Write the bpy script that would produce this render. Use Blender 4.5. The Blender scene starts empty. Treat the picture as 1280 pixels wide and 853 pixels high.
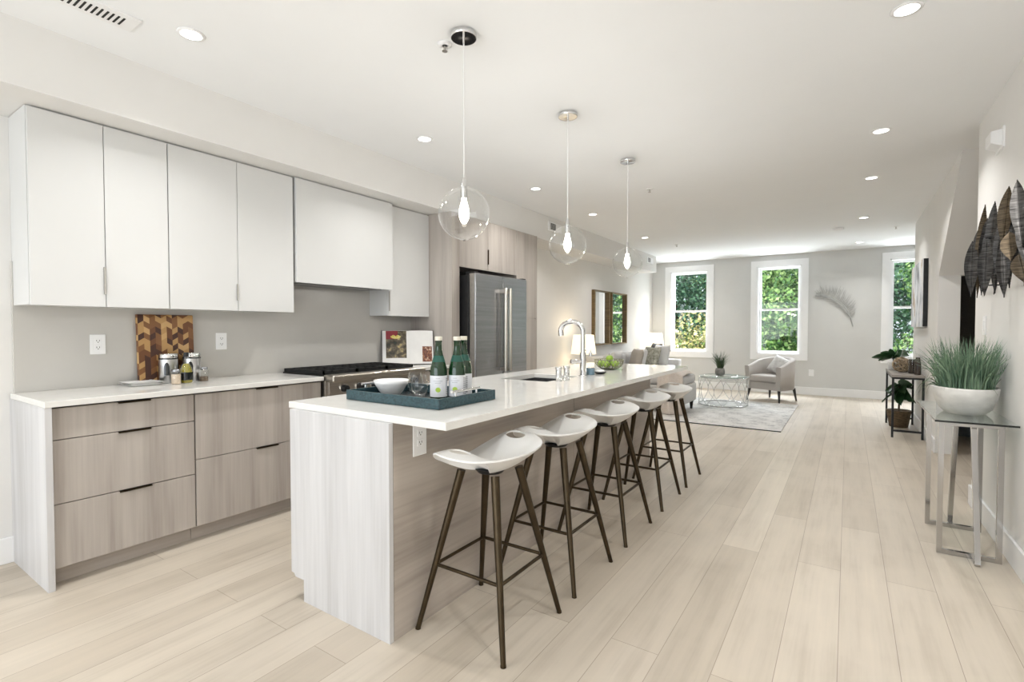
import bpy, math, random
from mathutils import Vector, Matrix
random.seed(7)
C = bpy.context.scene.collection
S = bpy.context.scene
PI = math.pi

# ------------------------------------------------------------------ camera
F, H = 628.0, 1.26
YAW, PIT = math.atan(420/628.0), math.atan(15.5/628.0)
fw = Vector((-math.sin(YAW)*math.cos(PIT), math.cos(YAW)*math.cos(PIT), -math.sin(PIT)))
rt = Vector((math.cos(YAW), math.sin(YAW), 0)); up = rt.cross(fw)
cam = bpy.data.objects.new('camera', bpy.data.cameras.new('camera')); C.objects.link(cam)
cam.matrix_world = Matrix(((rt.x, up.x, -fw.x, 0), (rt.y, up.y, -fw.y, 0), (rt.z, up.z, -fw.z, H), (0, 0, 0, 1)))
cam.data.sensor_width = 36; cam.data.lens = F/1280*36; cam.data.clip_start = 0.05
S.camera = cam
# ------------------------------------------------------------------ view, world, sun, area lights
S.view_settings.view_transform = 'Standard'; S.view_settings.look = 'None'
S.view_settings.exposure = 0.22; S.view_settings.gamma = 1
try: S.view_settings.use_curve_mapping = False
except Exception: pass
try:
    S.cycles.max_bounces = 10; S.cycles.transparent_max_bounces = 24; S.cycles.diffuse_bounces = 8
    S.cycles.caustics_reflective = False; S.cycles.caustics_refractive = False
    S.cycles.sample_clamp_indirect = 6
except Exception: pass
W = bpy.data.worlds.new('world'); S.world = W; W.use_nodes = True
bg = W.node_tree.nodes['Background']; bg.inputs[0].default_value = (0.80, 0.90, 1.0, 1); bg.inputs[1].default_value = 1.1
def light(name, kind, loc, energy, color=(1, 1, 1), direction=None, **kw):
    l = bpy.data.lights.new(name, kind); l.energy = energy; l.color = color
    for k, v in kw.items(): setattr(l, k, v)
    o = bpy.data.objects.new(name, l); C.objects.link(o); o.location = loc
    if direction is not None: o.rotation_euler = Vector(direction).to_track_quat('-Z', 'Y').to_euler()
    return o
light('sun', 'SUN', (0, 0, 20), 4.2, (1, .96, .88), (.45, .70, -.75), angle=.02)
# area lamps standing in for daylight: unseen rear opening and three far windows
light('daylight_rear', 'AREA', (-1.5, -3.12, 1.35), 84, (.90, .95, 1), (0, 1, .30), shape='RECTANGLE', size=4.0, size_y=2.3)
for wx in (-2.84, -1.13, .99):  # lamps added out of sight above and below each window to brighten the far end
    light('sky_fill_lamp', 'AREA', (wx, 12.3, 3.5), 360, (.88, .93, 1), (0, -1, -1.1), shape='RECTANGLE', size=1.3, size_y=1.1)
    light('ground_fill_lamp', 'AREA', (wx, 11.75, .20), 130, (.90, .95, 1), (0, -.75, 1), shape='RECTANGLE', size=1.0, size_y=.6)
DOWN_W = 7.6

# ------------------------------------------------------------------ materials
def mat(name, col=(.8, .8, .8), rough=.5, metal=0, **kw):
    m = bpy.data.materials.new(name); m.use_nodes = True
    b = m.node_tree.nodes['Principled BSDF']
    b.inputs['Base Color'].default_value = (*col, 1); b.inputs['Roughness'].default_value = rough; b.inputs['Metallic'].default_value = metal
    for k, v in kw.items():
        k = k.replace('_', ' ')
        b.inputs[k].default_value = (*v, 1) if isinstance(v, tuple) else v
    return m
def N(m, t, **kw):
    n = m.node_tree.nodes.new(t)
    for k, v in kw.items(): setattr(n, k, v)
    return n
def LK(m, a, b): m.node_tree.links.new(a, b)
def noise(m, scale=(1, 1, 1), detail=4, ns=1.0, coord='Object', rough=.55):
    tc = N(m, 'ShaderNodeTexCoord'); mp = N(m, 'ShaderNodeMapping'); mp.inputs['Scale'].default_value = scale
    nz = N(m, 'ShaderNodeTexNoise'); nz.inputs['Scale'].default_value = ns; nz.inputs['Detail'].default_value = detail; nz.inputs['Roughness'].default_value = rough
    LK(m, tc.outputs[coord], mp.inputs[0]); LK(m, mp.outputs[0], nz.inputs['Vector'])
    return nz.outputs['Fac']
def ramp(m, fac, stops, mode='LINEAR'):
    r = N(m, 'ShaderNodeValToRGB'); r.color_ramp.interpolation = mode
    e = r.color_ramp.elements
    while len(e) < len(stops): e.new(.5)
    for i, (p, c) in enumerate(stops): e[i].position = p; e[i].color = (*c, 1)
    LK(m, fac, r.inputs[0]); return r.outputs[0]
def setcol(m, sock): LK(m, sock, m.node_tree.nodes['Principled BSDF'].inputs['Base Color'])
def bump(m, fac, strength=.2, dist=.002):
    b = N(m, 'ShaderNodeBump'); b.inputs['Strength'].default_value = strength; b.inputs['Distance'].default_value = dist
    LK(m, fac, b.inputs['Height']); LK(m, b.outputs[0], m.node_tree.nodes['Principled BSDF'].inputs['Normal'])
def mottled(name, c1, c2, scale=(8, 8, 8), rough=.6, metal=0, bs=0, detail=4, **kw):
    m = mat(name, c1, rough, metal, **kw); f = noise(m, scale, detail)
    setcol(m, ramp(m, f, [(.32, c1), (.68, c2)]))
    if bs: bump(m, f, bs)
    return m
def mathn(m, op, a, b=None, c=None):
    n = N(m, 'ShaderNodeMath', operation=op)
    for i, v in enumerate((a, b, c)):
        if v is None: continue
        if isinstance(v, (int, float)): n.inputs[i].default_value = v
        else: LK(m, v, n.inputs[i])
    return n.outputs[0]

M = {}
M['wall'] = mottled('wall_paint', (.73, .72, .70), (.75, .74, .72), (3, 3, 3), .85)
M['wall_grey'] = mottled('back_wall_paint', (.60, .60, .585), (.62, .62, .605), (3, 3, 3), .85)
M['ceil'] = mottled('ceiling_paint', (.85, .862, .872), (.86, .872, .882), (3, 3, 3), .9)
M['white'] = mottled('white_trim_paint', (.82, .82, .82), (.85, .85, .85), (5, 5, 5), .45)
M['splash'] = mottled('backsplash_slab', (.50, .485, .455), (.53, .515, .485), (2, 2, 2), .25)
M['quartz'] = mottled('white_quartz', (.72, .71, .68), (.76, .75, .72), (14, 14, 14), .07)
M['lacquer'] = mottled('white_cabinet_lacquer', (.635, .638, .63), (.655, .658, .65), (2, 2, 2), .3)
M['plastic'] = mottled('white_plastic', (.82, .82, .82), (.85, .85, .85), (6, 6, 6), .35)
M['seatplastic'] = mottled('seat_plastic', (.80, .80, .79), (.83, .83, .82), (4, 4, 4), .38)
M['black'] = mottled('black_metal', (.012, .012, .013), (.02, .02, .021), (20, 20, 20), .45, .4)
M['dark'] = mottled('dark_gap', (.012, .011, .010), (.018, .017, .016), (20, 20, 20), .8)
M['iron'] = mottled('cast_iron', (.010, .010, .010), (.02, .02, .02), (60, 60, 60), .6, .3)
M['bronze'] = mottled('bronze_stool_metal', (.045, .032, .018), (.07, .05, .028), (12, 12, 12), .38, .85)
M['chrome'] = mottled('chrome', (.72, .72, .72), (.80, .80, .80), (3, 3, 3), .08, 1)
M['steel'] = mottled('brushed_steel', (.35, .353, .365), (.43, .433, .445), (1, 1, 60), .24, 1)
M['canister'] = mottled('canister_steel', (.60, .60, .60), (.68, .68, .68), (1, 1, 40), .3, 1)
M['polished'] = mottled('polished_steel', (.44, .43, .42), (.54, .53, .52), (3, 3, 3), .12, 1)
M['steel_h'] = mottled('brushed_steel_range', (.50, .46, .41), (.58, .54, .48), (60, 1, 60), .3, 1)
M['nickel'] = mottled('brushed_nickel', (.45, .43, .40), (.52, .50, .47), (30, 30, 30), .35, 1)
M['mirror'] = mat('mirror_silver', (.88, .90, .90), .01, 1)
M['brasswood'] = mottled('walnut_gold_frame', (.13, .085, .035), (.22, .15, .06), (6, 6, 30), .45)
M['fabric'] = mottled('light_grey_fabric', (.50, .49, .48), (.58, .57, .56), (160, 160, 160), .9, bs=.3)
M['fabric_white'] = mottled('off_white_fabric', (.68, .67, .66), (.76, .75, .74), (150, 150, 150), .9, bs=.3)
M['fabric_taupe'] = mottled('taupe_fabric', (.34, .30, .26), (.42, .38, .33), (150, 150, 150), .9, bs=.3)
M['fabric_pattern'] = mottled('grey_green_pattern_fabric', (.20, .20, .15), (.56, .54, .46), (22, 22, 22), .9)
M['fabric_char'] = mottled('charcoal_fabric', (.09, .09, .10), (.14, .14, .15), (90, 90, 90), .9)
M['throw'] = mottled('beige_throw', (.56, .50, .45), (.66, .60, .55), (60, 60, 60), .95, bs=.3)
M['chair'] = mottled('armchair_fabric', (.42, .39, .365), (.48, .45, .42), (170, 170, 170), .9, bs=.2)
M['velvet'] = mottled('silver_cushion', (.42, .41, .40), (.66, .65, .63), (14, 14, 14), .7)
M['legblack'] = mottled('black_wood', (.012, .010, .010), (.02, .017, .016), (6, 6, 30), .4)
M['soil'] = mottled('soil', (.02, .015, .01), (.06, .04, .025), (80, 80, 80), .95)
M['ceramic'] = mottled('white_ceramic', (.80, .80, .79), (.84, .84, .83), (5, 5, 5), .2)
M['stonebowl'] = mottled('whitewashed_planter', (.66, .65, .62), (.80, .79, .76), (14, 14, 30), .7, bs=.2)
M['greypot'] = mottled('grey_concrete', (.22, .21, .20), (.34, .33, .31), (30, 30, 30), .8)
M['basket'] = mottled('woven_basket', (.06, .04, .02), (.16, .11, .06), (25, 25, 90), .85, bs=.8)
M['twig'] = mottled('twig_ball_wood', (.20, .14, .08), (.42, .33, .22), (20, 20, 20), .7)
M['greywood'] = mottled('grey_wood_top', (.24, .21, .18), (.36, .33, .30), (3, 40, 3), .6)
M['figleaf'] = mottled('fig_leaf', (.012, .045, .014), (.03, .085, .028), (9, 9, 9), .35)
M['grass'] = mottled('ornamental_grass', (.03, .09, .05), (.30, .42, .28), (22, 22, 5), .55)
M['grass_dark'] = mottled('small_plant_grass', (.03, .06, .025), (.10, .15, .07), (30, 30, 8), .6)
M['apple'] = mottled('green_apple', (.20, .36, .03), (.34, .50, .07), (12, 12, 12), .3)
M['lattice'] = mottled('openwork_bowl_metal', (.20, .20, .13), (.34, .34, .25), (30, 30, 30), .4, .7)
M['bottle'] = mat('dark_green_glass', (.004, .032, .008), .07, 0, Coat_Weight=.35)
M['label'] = mottled('bottle_label', (.74, .75, .78), (.80, .81, .84), (4, 4, 4), .5)
M['neck'] = mottled('green_neck_band', (.005, .065, .045), (.012, .095, .07), (10, 10, 10), .4)
M['capcream'] = mottled('cream_cap', (.70, .66, .55), (.76, .72, .62), (10, 10, 10), .4)
M['limeprint'] = mottled('lime_print', (.42, .60, .06), (.50, .68, .12), (40, 40, 40), .5)
M['ink'] = mottled('grey_print', (.22, .23, .25), (.28, .29, .31), (40, 40, 40), .6)
M['teal'] = mottled('teal_croc_tray', (.008, .030, .040), (.035, .085, .100), (70, 70, 110), .28, bs=1.0)
M['traybase'] = mottled('tray_base', (.006, .008, .010), (.012, .015, .018), (30, 30, 30), .25)
M['oil'] = mat('olive_oil', (.42, .36, .02), .05, 0, Transmission_Weight=.4, Coat_Weight=.6)
M['darkglass'] = mat('dark_glass', (.01, .012, .012), .05)
M['salt'] = mottled('pink_salt', (.58, .46, .34), (.70, .58, .45), (80, 80, 80), .7)
M['spice'] = mottled('brown_spice', (.12, .08, .05), (.22, .16, .10), (90, 90, 90), .8)
M['soapblue'] = mat('blue_soap', (.20, .34, .45), .08, 0, Transmission_Weight=.5)
M['paper'] = mottled('book_paper', (.72, .71, .69), (.78, .77, .75), (8, 8, 8), .7)
M['red'] = mottled('cover_red', (.22, .012, .02), (.28, .02, .03), (8, 8, 8), .5)
M['leafmetal'] = mottled('hammered_dark_metal', (.012, .011, .010), (.11, .105, .10), (16, 16, 150), .42, .8, bs=.6)
M['leafmetal2'] = mottled('bronze_leaf_metal', (.02, .014, .008), (.13, .10, .065), (16, 16, 150), .42, .8, bs=.6)
M['feather'] = mottled('grey_feather_metal', (.36, .36, .345), (.46, .46, .44), (20, 20, 20), .6)
M['carpet_and_shade'] = mottled('stair_carpet_and_shade', (.06, .055, .05), (.10, .09, .08), (120, 120, 120), .95)
M['bluegrey'] = mottled('blue_grey_panel', (.16, .19, .22), (.18, .21, .24), (5, 5, 5), .5)
M['vase'] = mottled('brown_vase_base', (.03, .02, .015), (.06, .045, .035), (12, 12, 12), .2)
M['copper'] = mottled('knob_face', (.25, .25, .26), (.35, .35, .36), (12, 12, 12), .25, 1)

def emis(name, col, s):
    m = mat(name, col, .5); b = m.node_tree.nodes['Principled BSDF']
    b.inputs['Emission Color'].default_value = (*col, 1); b.inputs['Emission Strength'].default_value = s
    f = noise(m, (20, 20, 20)); setcol(m, ramp(m, f, [(0, col), (1, col)])); return m
M['lamp_disc'] = emis('downlight_glow', (1, .97, .92), 6)
M['filament'] = emis('bulb_glow', (1, .95, .84), 9)
M['shade'] = emis('lit_lamp_shade', (1, .90, .70), .62)

def thin_glass(name, tint, ior=1.45, gloss=(1, 1, 1)):
    m = bpy.data.materials.new(name); m.use_nodes = True; nt = m.node_tree; nt.nodes.clear()
    o = N(m, 'ShaderNodeOutputMaterial'); mx = N(m, 'ShaderNodeMixShader'); t = N(m, 'ShaderNodeBsdfTransparent'); g = N(m, 'ShaderNodeBsdfGlossy')
    lw = N(m, 'ShaderNodeLayerWeight'); fac = mathn(m, 'ADD', mathn(m, 'MULTIPLY', mathn(m, 'POWER', lw.outputs['Facing'], 3.2 if ior > 1.4 else 6.0), .90), (ior-1)**2/(ior+1)**2)
    t.inputs[0].default_value = (*tint, 1); g.inputs[0].default_value = (*gloss, 1); g.inputs['Roughness'].default_value = .02
    LK(m, fac, mx.inputs[0]); LK(m, t.outputs[0], mx.inputs[1]); LK(m, g.outputs[0], mx.inputs[2]); LK(m, mx.outputs[0], o.inputs[0])
    return m
M['glass'] = thin_glass('clear_glass', (.975, .98, .98), 1.5)
M['pane'] = thin_glass('window_glass', (.98, .99, .99), 1.35)
M['tableglass'] = thin_glass('table_glass', (.80, .86, .85), 1.6)

def laminate(name, grain, c=((.30, .265, .235), (.40, .36, .325), (.47, .43, .39))):
    m = mat(name, c[1], .42)
    sc = {'z': (6.5, 6.5, .5), 'y': (6.5, .5, 6.5)}[grain]
    f1 = noise(m, sc, 5, 1.0); s2 = {'z': (70, 70, 1.6), 'y': (70, 1.6, 70)}[grain]; f2 = noise(m, s2, 4, 1.0)
    mix = mathn(m, 'ADD', mathn(m, 'MULTIPLY', f1, .80), mathn(m, 'MULTIPLY', f2, .20))
    setcol(m, ramp(m, mix, [(.36, c[0]), (.49, c[1]), (.62, c[2])])); return m
M['lam'] = laminate('grey_oak_laminate', 'z')
M['lam_h'] = laminate('grey_oak_laminate_horizontal', 'y', ((.30, .26, .225), (.42, .37, .325), (.50, .45, .40)))
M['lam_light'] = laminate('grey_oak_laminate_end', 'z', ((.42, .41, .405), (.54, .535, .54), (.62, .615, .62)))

def floor_mat():
    m = mat('wide_oak_planks', (.5, .42, .33), .40)
    tc = N(m, 'ShaderNodeTexCoord'); sp = N(m, 'ShaderNodeSeparateXYZ'); LK(m, tc.outputs['Object'], sp.inputs[0])
    cb = N(m, 'ShaderNodeCombineXYZ'); LK(m, sp.outputs['Y'], cb.inputs[0]); LK(m, mathn(m, 'ADD', sp.outputs['X'], 8.0-.112+.192*.0), cb.inputs[1])
    br = N(m, 'ShaderNodeTexBrick'); LK(m, cb.outputs[0], br.inputs['Vector'])
    br.inputs['Scale'].default_value = 1; br.inputs['Brick Width'].default_value = 1.9; br.inputs['Row Height'].default_value = .192
    br.inputs['Mortar Size'].default_value = .0016; br.inputs['Mortar Smooth'].default_value = .4; br.offset = .37; br.offset_frequency = 2
    br.inputs['Color1'].default_value = (.445, .388, .315, 1); br.inputs['Color2'].default_value = (.55, .49, .41, 1); br.inputs['Mortar'].default_value = (.29, .24, .19, 1)
    g1 = noise(m, (14, 1.0, 1), 6, 1.0); g2 = noise(m, (60, 2.2, 1), 4, 1.0); g3 = noise(m, (2.6, 2.6, 1), 3, 1.0)
    gg = mathn(m, 'ADD', mathn(m, 'ADD', mathn(m, 'MULTIPLY', g1, .5), mathn(m, 'MULTIPLY', g2, .2)), mathn(m, 'MULTIPLY', g3, .3))
    rr = ramp(m, gg, [(.30, (.76, .74, .71)), (.5, (1, 1, 1)), (.7, (1.12, 1.11, 1.10))])
    mx = N(m, 'ShaderNodeMixRGB', blend_type='MULTIPLY'); mx.inputs[0].default_value = 1; LK(m, br.outputs['Color'], mx.inputs[1]); LK(m, rr, mx.inputs[2])
    # knots
    vo = N(m, 'ShaderNodeTexVoronoi'); mp = N(m, 'ShaderNodeMapping'); mp.inputs['Scale'].default_value = (2.0, 1.1, 1); LK(m, tc.outputs['Object'], mp.inputs[0]); LK(m, mp.outputs[0], vo.inputs['Vector']); vo.inputs['Scale'].default_value = 1
    kr = ramp(m, vo.outputs['Distance'], [(.0, (.45, .42, .40)), (.022, (.70, .68, .66)), (.05, (1, 1, 1))])
    m2 = N(m, 'ShaderNodeMixRGB', blend_type='MULTIPLY'); m2.inputs[0].default_value = .8; LK(m, mx.outputs[0], m2.inputs[1]); LK(m, kr, m2.inputs[2])
    setcol(m, m2.outputs[0]); bump(m, br.outputs['Fac'], -.25, .001); return m
M['floor'] = floor_mat()

def board_mat():
    m = mat('chevron_cutting_board', (.4, .2, .1), .45)
    tc = N(m, 'ShaderNodeTexCoord'); sp = N(m, 'ShaderNodeSeparateXYZ'); LK(m, tc.outputs['Object'], sp.inputs[0])
    y = mathn(m, 'DIVIDE', sp.outputs['Y'], .032); col = mathn(m, 'FLOOR', y)
    par = mathn(m, 'MODULO', mathn(m, 'ADD', col, 400), 2); fr = mathn(m, 'FRACT', y)
    tri = mathn(m, 'ABSOLUTE', mathn(m, 'SUBTRACT', fr, par))
    v = mathn(m, 'ADD', mathn(m, 'DIVIDE', sp.outputs['Z'], .036), mathn(m, 'MULTIPLY', tri, .55)); 
    row = mathn(m, 'FLOOR', v)
    cb = N(m, 'ShaderNodeCombineXYZ'); LK(m, mathn(m, 'FLOOR', mathn(m, 'DIVIDE', col, 1)), cb.inputs[0]); LK(m, row, cb.inputs[1])
    wn = N(m, 'ShaderNodeTexWhiteNoise', noise_dimensions='2D'); LK(m, cb.outputs[0], wn.inputs['Vector'])
    setcol(m, ramp(m, wn.outputs['Value'], [(0, (.46, .27, .10)), (.25, (.15, .055, .016)), (.48, (.055, .017, .008)), (.70, (.21, .09, .028)), (.87, (.56, .35, .15))], 'CONSTANT'))
    return m
M['board'] = board_mat()

def rug_mat():
    m = mat('pale_patterned_rug', (.6, .6, .58), .95)
    f = noise(m, (30, 30, 1), 5, 1.0); tc = N(m, 'ShaderNodeTexCoord'); vo = N(m, 'ShaderNodeTexVoronoi'); vo.inputs['Scale'].default_value = 7
    LK(m, tc.outputs['Object'], vo.inputs['Vector'])
    mix = mathn(m, 'ADD', mathn(m, 'MULTIPLY', f, .75), mathn(m, 'MULTIPLY', vo.outputs['Distance'], .35))
    setcol(m, ramp(m, mix, [(.36, (.30, .30, .31)), (.50, (.50, .49, .47)), (.66, (.60, .59, .57))])); bump(m, f, .4); return m
M['rug'] = rug_mat()

def art_mat():
    m = mat('abstract_painting', (.6, .6, .6), .6); f = noise(m, (1, 3.2, 1.6), 5, 1.3, rough=.6)
    setcol(m, ramp(m, f, [(.30, (.05, .05, .06)), (.40, (.30, .31, .33)), (.50, (.66, .68, .72)), (.58, (.78, .78, .78)), (.64, (.36, .22, .07)), (.70, (.50, .50, .53))])); return m
M['art'] = art_mat()
def photo_mat(name, cols, sc):
    m = mat(name, cols[0], .4); f = noise(m, (sc, sc, sc), 4, 1.0)
    n = len(cols); setcol(m, ramp(m, f, [(.30+.40*i/(n-1), c) for i, c in enumerate(cols)])); return m
M['foodphoto'] = photo_mat('printed_food_photo', [(.008, .018, .008), (.03, .02, .01), (.07, .055, .03), (.16, .13, .08), (.55, .42, .16)], 22)
M['foodphoto2'] = photo_mat('printed_dish_photo', [(.02, .012, .01), (.10, .02, .012), (.25, .10, .04), (.6, .5, .42)], 40)
M['lemonprint'] = photo_mat('printed_fruit', [(.65, .52, .05), (.75, .65, .18), (.72, .60, .40)], 60)

def leafmat(name, cols):
    m = mat(name, cols[0], .55); gi = N(m, 'ShaderNodeNewGeometry')
    rr = ramp(m, gi.outputs['Random Per Island'], [(i/(len(cols)-1), c) for i, c in enumerate(cols)]); setcol(m, rr)
    m.node_tree.nodes['Principled BSDF'].inputs['Subsurface Weight'].default_value = 0
    return m
M['leaf_green'] = leafmat('tree_leaves_green', [(.02, .07, .02), (.07, .18, .04), (.20, .36, .09), (.42, .54, .22)])
M['leaf_dark'] = leafmat('tree_leaves_dark', [(.015, .05, .03), (.03, .10, .055), (.07, .17, .09), (.14, .28, .16)])
M['leaf_yellow'] = leafmat('tree_leaves_yellow', [(.05, .10, .02), (.16, .20, .04), (.34, .29, .10), (.46, .38, .19)])
M['bark'] = mottled('bark', (.08, .055, .035), (.16, .12, .08), (10, 10, 2), .9)
M['lawn'] = mottled('lawn', (.08, .16, .04), (.16, .26, .08), (3, 3, 3), .95)

# ------------------------------------------------------------------ mesh builder
class MB:
    def __init__(s): s.v = []; s.f = []; s.sm = []
    def add(s, vs, fs, smooth=False):
        n = len(s.v); s.v += [tuple(v) for v in vs]; s.f += [tuple(i+n for i in f) for f in fs]; s.sm += [smooth]*len(fs); return s
    def box(s, x0, x1, y0, y1, z0, z1, T=None):
        vs = [Vector((x, y, z)) for x in (x0, x1) for y in (y0, y1) for z in (z0, z1)]
        if T is not None: vs = [T @ v for v in vs]
        return s.add(vs, [(0, 1, 3, 2), (4, 6, 7, 5), (0, 4, 5, 1), (2, 3, 7, 6), (0, 2, 6, 4), (1, 5, 7, 3)])
    def cyl(s, a, b, r0, r1=None, n=16, caps=True, smooth=True):
        r1 = r0 if r1 is None else r1; a = Vector(a); b = Vector(b); d = (b-a).normalized()
        u = d.orthogonal().normalized(); w = d.cross(u); vs = []
        for p, r in ((a, r0), (b, r1)):
            for i in range(n):
                t = 2*PI*i/n; vs.append(p+(u*math.cos(t)+w*math.sin(t))*r)
        s.add(vs, [(i, (i+1) % n, n+(i+1) % n, n+i) for i in range(n)], smooth)
        if caps: s.add(vs[:n], [tuple(range(n))[::-1]]); s.add(vs[n:], [tuple(range(n))])
        return s
    def bar(s, a, b, w, h=None):   # square section bar
        h = w if h is None else h; a = Vector(a); b = Vector(b); d = (b-a).normalized()
        z = Vector((0, 0, 1)); u = d.cross(z)
        u = Vector((1, 0, 0)) if u.length < 1e-4 else u.normalized(); v = u.cross(d).normalized(); vs = []
        for p in (a, b):
            for su, sv in ((-1, -1), (1, -1), (1, 1), (-1, 1)): vs.append(p+u*su*w/2+v*sv*h/2)
        return s.add(vs, [(3, 2, 1, 0), (4, 5, 6, 7), (0, 1, 5, 4), (1, 2, 6, 5), (2, 3, 7, 6), (3, 0, 4, 7)])
    def tube(s, pts, r, n=10, smooth=True, closed=False, rs=None):
        pts = [Vector(p) for p in pts]; m = len(pts); vs = []; pu = None
        for i, p in enumerate(pts):
            if closed: d = pts[(i+1) % m]-pts[i-1]
            else: d = pts[min(i+1, m-1)]-pts[max(i-1, 0)]
            d.normalize(); u = d.orthogonal() if pu is None else pu-d*pu.dot(d)
            u.normalize(); pu = u; w = d.cross(u); rr = rs[i] if rs else r
            for k in range(n):
                t = 2*PI*k/n; vs.append(p+(u*math.cos(t)+w*math.sin(t))*rr)
        fs = []
        for i in range(m if closed else m-1):
            j = (i+1) % m
            for k in range(n): fs.append((i*n+k, i*n+(k+1) % n, j*n+(k+1) % n, j*n+k))
        s.add(vs, fs, smooth)
        if not closed: s.add(vs[:n], [tuple(range(n))[::-1]]); s.add(vs[-n:], [tuple(range(n))])
        return s
    def lathe(s, prof, c=(0, 0, 0), n=32, sx=1, sy=1, smooth=True, close=True):
        vs = []; m = len(prof)
        for r, z in prof:
            for i in range(n):
                t = 2*PI*i/n; vs.append((c[0]+r*math.cos(t)*sx, c[1]+r*math.sin(t)*sy, c[2]+z))
        fs = [(j*n+i, j*n+(i+1) % n, (j+1)*n+(i+1) % n, (j+1)*n+i) for j in range(m-1) for i in range(n)]
        s.add(vs, fs, smooth)
        if close and prof[0][0] > 1e-4: s.add(vs[:n], [tuple(range(n))[::-1]])
        if close and prof[-1][0] > 1e-4: s.add(vs[-n:], [tuple(range(n))])
        return s
    def sphere(s, c, r, n=20, sz=1, sx=1, sy=1):
        return s.lathe([(max(r*math.sin(PI*i/(n//2)), 1e-5), -r*sz*math.cos(PI*i/(n//2))) for i in range(n//2+1)], c, n, sx, sy, close=False)
    def grid(s, fn, nu, nv, smooth=True, wrapu=False):
        vs = [fn(i/(nu-1), j/(nv-1)) for i in range(nu) for j in range(nv)]
        return s.add(vs, [(i*nv+j, (i+1)*nv+j, (i+1)*nv+j+1, i*nv+j+1) for i in range(nu-1) for j in range(nv-1)], smooth)
    def prism(s, poly, axis, a, b):    # poly of 2D points extruded along an axis
        n = len(poly)
        def P(p, t): return {'x': (t, p[0], p[1]), 'y': (p[0], t, p[1]), 'z': (p[0], p[1], t)}[axis]
        vs = [P(p, a) for p in poly]+[P(p, b) for p in poly]
        return s.add(vs, [tuple(range(n))[::-1], tuple(range(n, 2*n))]+[(i, (i+1) % n, n+(i+1) % n, n+i) for i in range(n)])
    def build(s, name, m, parent=None, bevel=0, segs=2, weld=False):
        me = bpy.data.meshes.new(name); o = bpy.data.objects.new(name, me); C.objects.link(o)
        vs = s.v
        if parent is not None:
            p = parent; off = Vector(p.location)
            while p.parent: p = p.parent; off = off+Vector(p.location)
            vs = [(v[0]-off.x, v[1]-off.y, v[2]-off.z) for v in vs]; o.parent = parent
        me.from_pydata(vs, [], s.f); me.polygons.foreach_set('use_smooth', s.sm)
        if weld:
            import bmesh
            b = bmesh.new(); b.from_mesh(me); bmesh.ops.remove_doubles(b, verts=b.verts, dist=1e-4); b.to_mesh(me); b.free()
        import bmesh
        b = bmesh.new(); b.from_mesh(me); bmesh.ops.recalc_face_normals(b, faces=b.faces); b.to_mesh(me); b.free()
        me.update()
        if isinstance(m, str): m = M[m]
        me.materials.append(m)
        if bevel:
            md = o.modifiers.new('bevel', 'BEVEL'); md.width = bevel; md.segments = segs; md.limit_method = 'ANGLE'; md.angle_limit = math.radians(50)
        return o
def tag(o, label, cat, group=None, kind=None):
    if label: o['label'] = label
    if cat: o['category'] = cat
    if group: o['group'] = group
    if kind: o['kind'] = kind
    return o
def thing(name, loc, label, cat, group=None):
    o = bpy.data.objects.new(name, None); C.objects.link(o); o.location = loc; o.empty_display_size = .1
    return tag(o, label, cat, group)
def struct(name, mb, m, label=None, **kw):
    o = mb.build(name, m, **kw); o['kind'] = 'structure'
    o['category'] = name.split('_')[0]; o['label'] = label or name.replace('_', ' '); return o
def copy_tree(o, parent=None):
    c = o.copy(); C.objects.link(c)
    if parent is not None: c.parent = parent
    for ch in [x for x in KIDS.get(o.name, [])]: copy_tree(ch, c)
    return c
KIDS = {}
def index(o):
    KIDS[o.name] = [x for x in C.objects if x.parent == o]
    for x in KIDS[o.name]: index(x)
def RZ(a, c=(0, 0, 0)): return Matrix.Translation(c) @ Matrix.Rotation(a, 4, 'Z')
def xf(mb, T): mb.v = [tuple(T @ Vector(v)) for v in mb.v]; return mb

# ------------------------------------------------------------------ the room
WK, WL, WR = -3.74, -3.63, .75            # kitchen wall, living room wall, right wall
YB, ZC = 11.06, 2.70
struct('floor', MB().box(-4.2, 2.3, -3.3, 11.4, -.12, 0), 'floor', 'pale wide oak plank floor')
struct('ceiling', MB().box(-4.3, 2.5, -3.5, 11.5, ZC, ZC+.2), 'ceil', 'flat off white ceiling')
struct('wall_left', MB().box(-3.95, WK, -3.3, 5.29, 0, ZC), 'wall', 'left kitchen wall')
struct('wall_left_living', MB().box(-3.95, WL, 5.29, YB+.3, 0, ZC), 'wall', 'left living room wall with two mirrors')
struct('wall_soffit', MB().box(WK, -3.22, -3.3, 10.03, 2.387, ZC), 'wall', 'long ceiling soffit above the kitchen cabinets')
wins = [(-3.345, -2.335), (-1.63, -.635), (.485, 1.48)]; ZW0, ZW1 = .648, 2.597
cs = .112
def wall_back():
    b = MB(); xs = [-3.95]
    for a, c in wins: xs += [a+cs-.01, c-cs+.01]
    xs.append(2.3)
    for i in range(0, len(xs)-1):
        if i % 2 == 0: b.box(xs[i], xs[i+1], YB, YB+.26, 0, ZC)
        else:
            b.box(xs[i], xs[i+1], YB, YB+.26, 0, ZW0+cs-.01); b.box(xs[i], xs[i+1], YB, YB+.26, ZW1-cs+.01, ZC)
    return b
struct('wall_back', wall_back(), 'wall_grey', 'grey far wall with three windows')
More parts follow.
